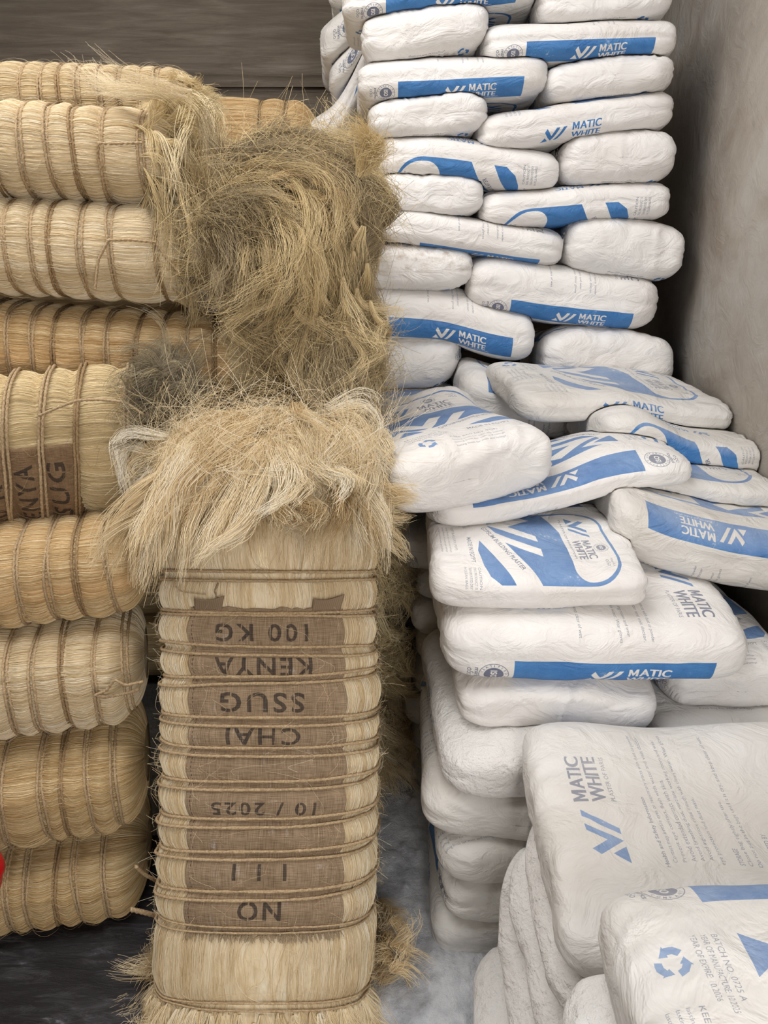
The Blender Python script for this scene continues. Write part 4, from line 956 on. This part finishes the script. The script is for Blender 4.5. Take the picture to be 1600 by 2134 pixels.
for t, pc, h, x0, x1 in (('NO', 1897, 40, 508, 592), ('1 1 1', 1816, 34, 495, 600), ('10 / 2025', 1684, 28, 450, 655), ('CHAI', 1534, 36, 475, 622), ('SSUG', 1462, 42, 465, 630), ('KENYA', 1388, 38, 452, 648), ('100 KG', 1318, 38, 458, 640)):
    stencil(cb, t, 715 - x1, 680 * (1 - (s_at(st, pc) - sB) / (sT - sB)) - h / 2, h, x1 - x0)
for yy in range(0, 680, 9): cb.poly([(309, yy), (311, yy), (311, yy + 5), (309, yy + 5)])
M_BURL = burlap_mat('stencilled_burlap', pack('burlap_print', [cb.a]), srgb(112, 92, 72), srgb(168, 146, 120), True)
cb2 = Canvas(340, 300, 2.4); cb2.frame((0, 0), (1, 0), (0, 1))
for t, y0, h in (('SSUG', 24, 44), ('KENYA', 98, 44), ('100 KG', 172, 44)): stencil(cb2, t, 130, y0, h, 175)
M_BURL2 = burlap_mat('stencilled_burlap_warm', pack('burlap_print_two', [cb2.a]), srgb(106, 82, 60), srgb(152, 126, 98), False)
def cloth_patch(b, xs, ths, m, uvf, nu=110, nv=60, off=.0045, name='burlap_label', ragged=.004):
    X, TH = np.meshgrid(np.linspace(*xs, nu), np.linspace(*ths, nv), indexing='ij')
    un, vv = np.meshgrid(np.linspace(0, 1, nu), np.linspace(0, 1, nv), indexing='ij')
    X = X + ragged * np.where((un == 0) | (un == 1), 1, 0) * vn(np.stack([vv * 40, vv * 0, un], -1), 3)
    V = b.S(X, TH, off + .0015 * fbm(np.stack([X * 12, TH * 5, X * 0], -1), 6))
    ar = np.concatenate([[0], np.cumsum(np.linalg.norm(np.diff(V[nu // 2], axis=0), axis=1))]); vv = np.broadcast_to(ar / ar[-1], vv.shape)
    V = V.reshape(-1, 3)
    f = grid_faces(nu, nv); i = np.arange(nu - 1)[:, None]; j = np.arange(nv - 1)[None]
    q = lambda ii, jj: np.stack([un[ii, jj], vv[ii, jj]], -1)
    uv = uvf(np.stack([q(i, j), q(i, j + 1), q(i + 1, j + 1), q(i + 1, j)], 2).reshape(-1, 2))
    if np.dot(np.cross(b.a, b.n), b.u) > 0: f = f[:, ::-1]; uv = uv.reshape(-1, 4, 2)[:, ::-1].reshape(-1, 2)
    o = mesh_obj(name, V, f, m, parent=b.obj, uv=uv)
    md = o.modifiers.new('cloth', 'SOLIDIFY'); md.thickness = .0015; md.offset = 0; return o
sx = st.len / 2
lat = 1 if st.u[0] > 0 else -1
# u along the bale (bottom 0 -> top 1); text is upside down, its top toward the floor
lab_o = cloth_patch(st, (sB, sT), (th_of(-.66 * lat, 3.4), th_of(.72 * lat, 3.4)), M_BURL, lambda q: np.stack([1 - q[:, 1], 1 - q[:, 0]], -1), nv=110)
# frayed lower edge and torn corners
g = np.random.default_rng(21); n = 260; l = g.uniform(-.64, .71, n) * lat; th = np.array([th_of(v, 3.4) for v in l]); t = np.linspace(0, 1, 5)
x = sB + .004 - g.uniform(.008, .022, (n, 1)) * t[None]; P = st.S(x, th[:, None] + g.normal(0, .012, (n, 1)) * t[None], .006)
curves_obj('frayed_threads', P, .0006, g.uniform(.2, .6, n), fibre_mat('burlap_threads', [(0, srgb(120, 100, 78)), (1, srgb(186, 164, 134))]), lab_o)
def flap(x0, x1, l0, l1, lift, sk):
    nu, nv = 14, 16; X, Lm = np.meshgrid(np.linspace(x0, x1, nu), np.linspace(l0, l1, nv), indexing='ij'); un = (X - x0) / (x1 - x0)
    TH = np.vectorize(lambda v: th_of(v * lat, 3.4))(Lm + sk * un); V = st.S(X - .012 * np.abs(np.sin(Lm * 9)) * un, TH, .006 + lift * un ** 1.5).reshape(-1, 3)
    f = grid_faces(nu, nv); o = mesh_obj('torn_flap', V, f, M_BURL, parent=lab_o, uv=np.tile([[.05, .02], [.06, .02], [.06, .03], [.05, .03]], (len(f), 1)))
    md = o.modifiers.new('cloth', 'SOLIDIFY'); md.thickness = .0015
flap(sT - .004, sT + .028, -.62, -.36, .012, .08); flap(sT - .004, sT + .03, .44, .70, .010, -.02)
# burlap on the thick bale at the left
xR = r4.ropes[np.argmin(np.abs(r4.ropes - (r4.ropes.max())))]
rp = np.sort(r4.ropes)
cloth_patch(r4, (-r4.len / 2 + .05, rp[-2] - .004), (-1.9, .12), M_BURL2, lambda q: np.stack([q[:, 1], (1 - q[:, 0]) * (rp[-2] + r4.len / 2) / .30], -1), off=.006)
# cord stubs and the loose thread at the torn corner
cord(st.obj, [at(325, 1835, Y=1.32), at(300, 1822, Y=1.30), at(283, 1806, Y=1.28)], M_TWINE, .004, 'cord_stub', 20)
cord(st.obj, [at(325, 1908, Y=1.28), at(295, 1900, Y=1.26), at(272, 1895, Y=1.25)], M_TWINE, .005, 'cord_stub', 20)
cord(st.obj, [at(x_, y_, Y=1.43 + (1270 - y_) * .0003) for x_, y_ in ((358, 1212), (375, 1232), (405, 1237), (430, 1238))], M_TWINE, .0012, 'loose_thread', 30)
cord(st.obj, [at(x_, y_, Y=1.43 + (1270 - y_) * .0003) for x_, y_ in ((455, 1215), (447, 1232), (452, 1245), (464, 1252))], M_TWINED, .0018, 'loose_thread', 30)

# the crown of wavy locks
ET = [(np.array([-.245, 1.63, 1.115]), np.array([.235, .17, .085]))]
blob('matted_core', st.obj, ET, M_UNDER, 3)
condT = lambda p, v: v[1] < .6 and v[2] > -.35
P0, Nn = ell_roots(ET, 420, 200, condT); g = np.random.default_rng(201); n = len(P0)
def fallt(p):
    c = np.array([-.24, 1.62, 1.13]); d = p - c; return np.stack([d[:, 0] * 1.2, d[:, 1] * 1.5 - .3, -np.ones(len(p)) * .9], -1)
stE = [(np.array([-.245, 1.66, 1.0]), np.array([.235, .20, .14]))]
def keep_front(q):     # stay outside the standing bale
    h = q[:, 2]; yf = 1.065 + .48 * h / 1.10 - .012; ins = (np.abs(q[:, 0] + .245) < .235) & (q[:, 1] > yf) & (q[:, 1] < yf + .24) & (h < 1.06)
    q = q.copy(); q[ins, 1] = yf[ins]; x = q[:, 0]; q[:, 0] = np.where(x > .005, .005 + (x - .005) * .4, x); return q
locks('loose_fibre', st.obj, P0, Nn * .25 + g.normal(0, .22, (n, 3)) + np.array([0, -.5, -.3]), g.uniform(.12, .26, n), H_PALE, per=58, width=.015, K=24, grav=.35, curl=1.25, cf=9, push=ET, frizz=.0028, rad=.0005,
      tone=np.clip(.5 + .45 * vn(P0 * 13, 2) + g.normal(0, .16, n), 0, 1), seed=210, flow=fallt, front=keep_front)
sd = [(330 + (i * 7) % 60, 985 + (i * 19) % 60, 1.50, (-.75, -.25, -.6), .24) for i in range(16)] + [(770 + (i * 7) % 30, 1000 + (i * 23) % 120, 1.56, (.8, -.2, -.3), .10) for i in range(14)]
R0 = np.array([at(q[0], q[1], Y=q[2]) for q in sd])
locks('fibre_lock', st.obj, R0, np.array([q[3] for q in sd], float), np.array([q[4] for q in sd]), H_PALE, per=44, width=.013, K=16, grav=.7, curl=.45, tone=np.full(len(sd), .4), seed=220)
frizz_cloud('stray_fibres', st.obj, ET, 1800, H_PALE, 230, condT, tone=.5, lift=.02, rad=.00025)
# skirt at the foot
g = np.random.default_rng(31); n = 260; th = g.uniform(-2, 2, n); xf = s_at(st, 2104); x = xf - g.uniform(0, .03, n); P = st.S(x, th, .003); Q = st.S(x, th, .03); nn = (Q - P) / .027
locks('loose_fibre', st.obj, P, -st.a * 1.0 + nn * .3 + g.normal(0, .06, (n, 3)), g.uniform(.10, .16, n), H_PALE, per=50, width=.014, grav=.2, curl=.25, seed=240, tip=.95, frizz=.002, rad=.0004, tone=np.clip(g.normal(.5, .12, n), 0, 1), front=lambda q: np.stack([q[:, 0], q[:, 1], np.maximum(q[:, 2], .004)], -1))

# ------------------------------------------------------------------ on the floor
def sheet():
    nx, ny = 130, 110; X, Y = np.meshgrid(np.linspace(-1.25, -.18, nx), np.linspace(.75, 1.62, ny), indexing='ij')
    q = np.stack([X * 3 + Y * 6, Y * 5 - X * 3, X * 0], -1)
    Z = .012 + .018 * np.abs(fbm(q, 8, 4)) + .035 * np.clip((Y - 1.28 + (X + .9) * -.18) / .25, 0, 1) * (.6 + .4 * vn(q * .7, 3))
    m, nt, b = mat('black_plastic_sheet'); P = nt.nodes.new('ShaderNodeTexCoord').outputs['Object']
    a = noise(nt, mapping(nt, P, (6, 26, 1), (0, 0, .55)), 1.6, 8, .78, .6); c_ = noise(nt, P, 4, 4, .6)
    f = math_n(nt, 'ADD', math_n(nt, 'MULTIPLY', a, .75), math_n(nt, 'MULTIPLY', c_, .35))
    r = ramp(nt, f, [(.54, srgb(34, 31, 34)), (.64, srgb(64, 62, 66)), (.72, srgb(128, 128, 134))])
    L(nt, r.outputs[0], b.inputs['Base Color']); b.inputs['Roughness'].default_value = .45; b.inputs['Specular IOR Level'].default_value = .4
    L(nt, bump(nt, a, .5, .01), b.inputs['Normal'])
    o = mesh_obj('plastic_sheet', np.stack([X, Y, Z], -1).reshape(-1, 3), grid_faces(nx, ny)[:, ::1], m, origin=(-.7, 1.2, .0))
    md = o.modifiers.new('film', 'SOLIDIFY'); md.thickness = .002; md.offset = 0
    tag(o, 'black plastic sheet streaked with white powder on the floor at lower left', 'sheet')
sheet()
def powder():
    nx, ny = 120, 150; X, Y = np.meshgrid(np.linspace(-.16, .36, nx), np.linspace(.62, 1.95, ny), indexing='ij')
    q = np.stack([X * 9, Y * 9, X * 0], -1); e = np.clip(1 - ((X - .12) / .27) ** 2, 0, 1)
    Z = .001 + e * (.018 + .012 * fbm(q, 4, 5) + .012 * np.clip(fbm(q * 4, 6, 3), 0, 1)) + .03 * np.exp(-((X - .13) / .10) ** 2 - ((Y - 1.22) / .12) ** 2)
    m, nt, b = mat('spilled_plaster_powder'); P = nt.nodes.new('ShaderNodeTexCoord').outputs['Object']
    a = noise(nt, P, 10, 6, .7); d = noise(nt, P, 70, 5, .75)
    L(nt, ramp(nt, a, [(.3, srgb(150, 152, 158)), (.6, srgb(214, 216, 220))]).outputs[0], b.inputs['Base Color']); b.inputs['Roughness'].default_value = .95
    L(nt, bump(nt, d, .8, .012), b.inputs['Normal'])
    o = mesh_obj('plaster_powder', np.stack([X, Y, Z], -1).reshape(-1, 3), grid_faces(nx, ny)[:, ::1], m, origin=(.1, 1.3, 0))
    tag(o, 'grey-white plaster powder spilled on the floor between bale and sacks', 'powder', kind='stuff')
powder()
def red_thing():
    c = at(-62, 1832, Y=1.18); e = empty('plastic_bucket', tuple(c - np.array([0, 0, .10])), 'red plastic object just cut by the left edge of the picture', 'bucket')
    th = np.linspace(0, math.pi, 24)[:, None]; ph = (np.arange(32) / 32 * 2 * math.pi)[None]; p = 2 / 2.6
    sg = lambda v: np.sign(v) * np.abs(v) ** p
    v = np.stack([sg(np.sin(th)) * np.cos(ph), sg(np.sin(th)) * np.sin(ph), sg(np.cos(th)) + 0 * ph], -1) * np.array([.066, .066, .062]) * (1 - .12 * (np.cos(th) < 0))[..., None] + c
    mesh_obj('bucket_shell', v.reshape(-1, 3), grid_faces(24, 32, True)[:, ::-1], M_RED, parent=e)
red_thing()
for o in list(bpy.data.objects):
    if o.name.startswith('t.') or o.name == 't': bpy.data.objects.remove(o)
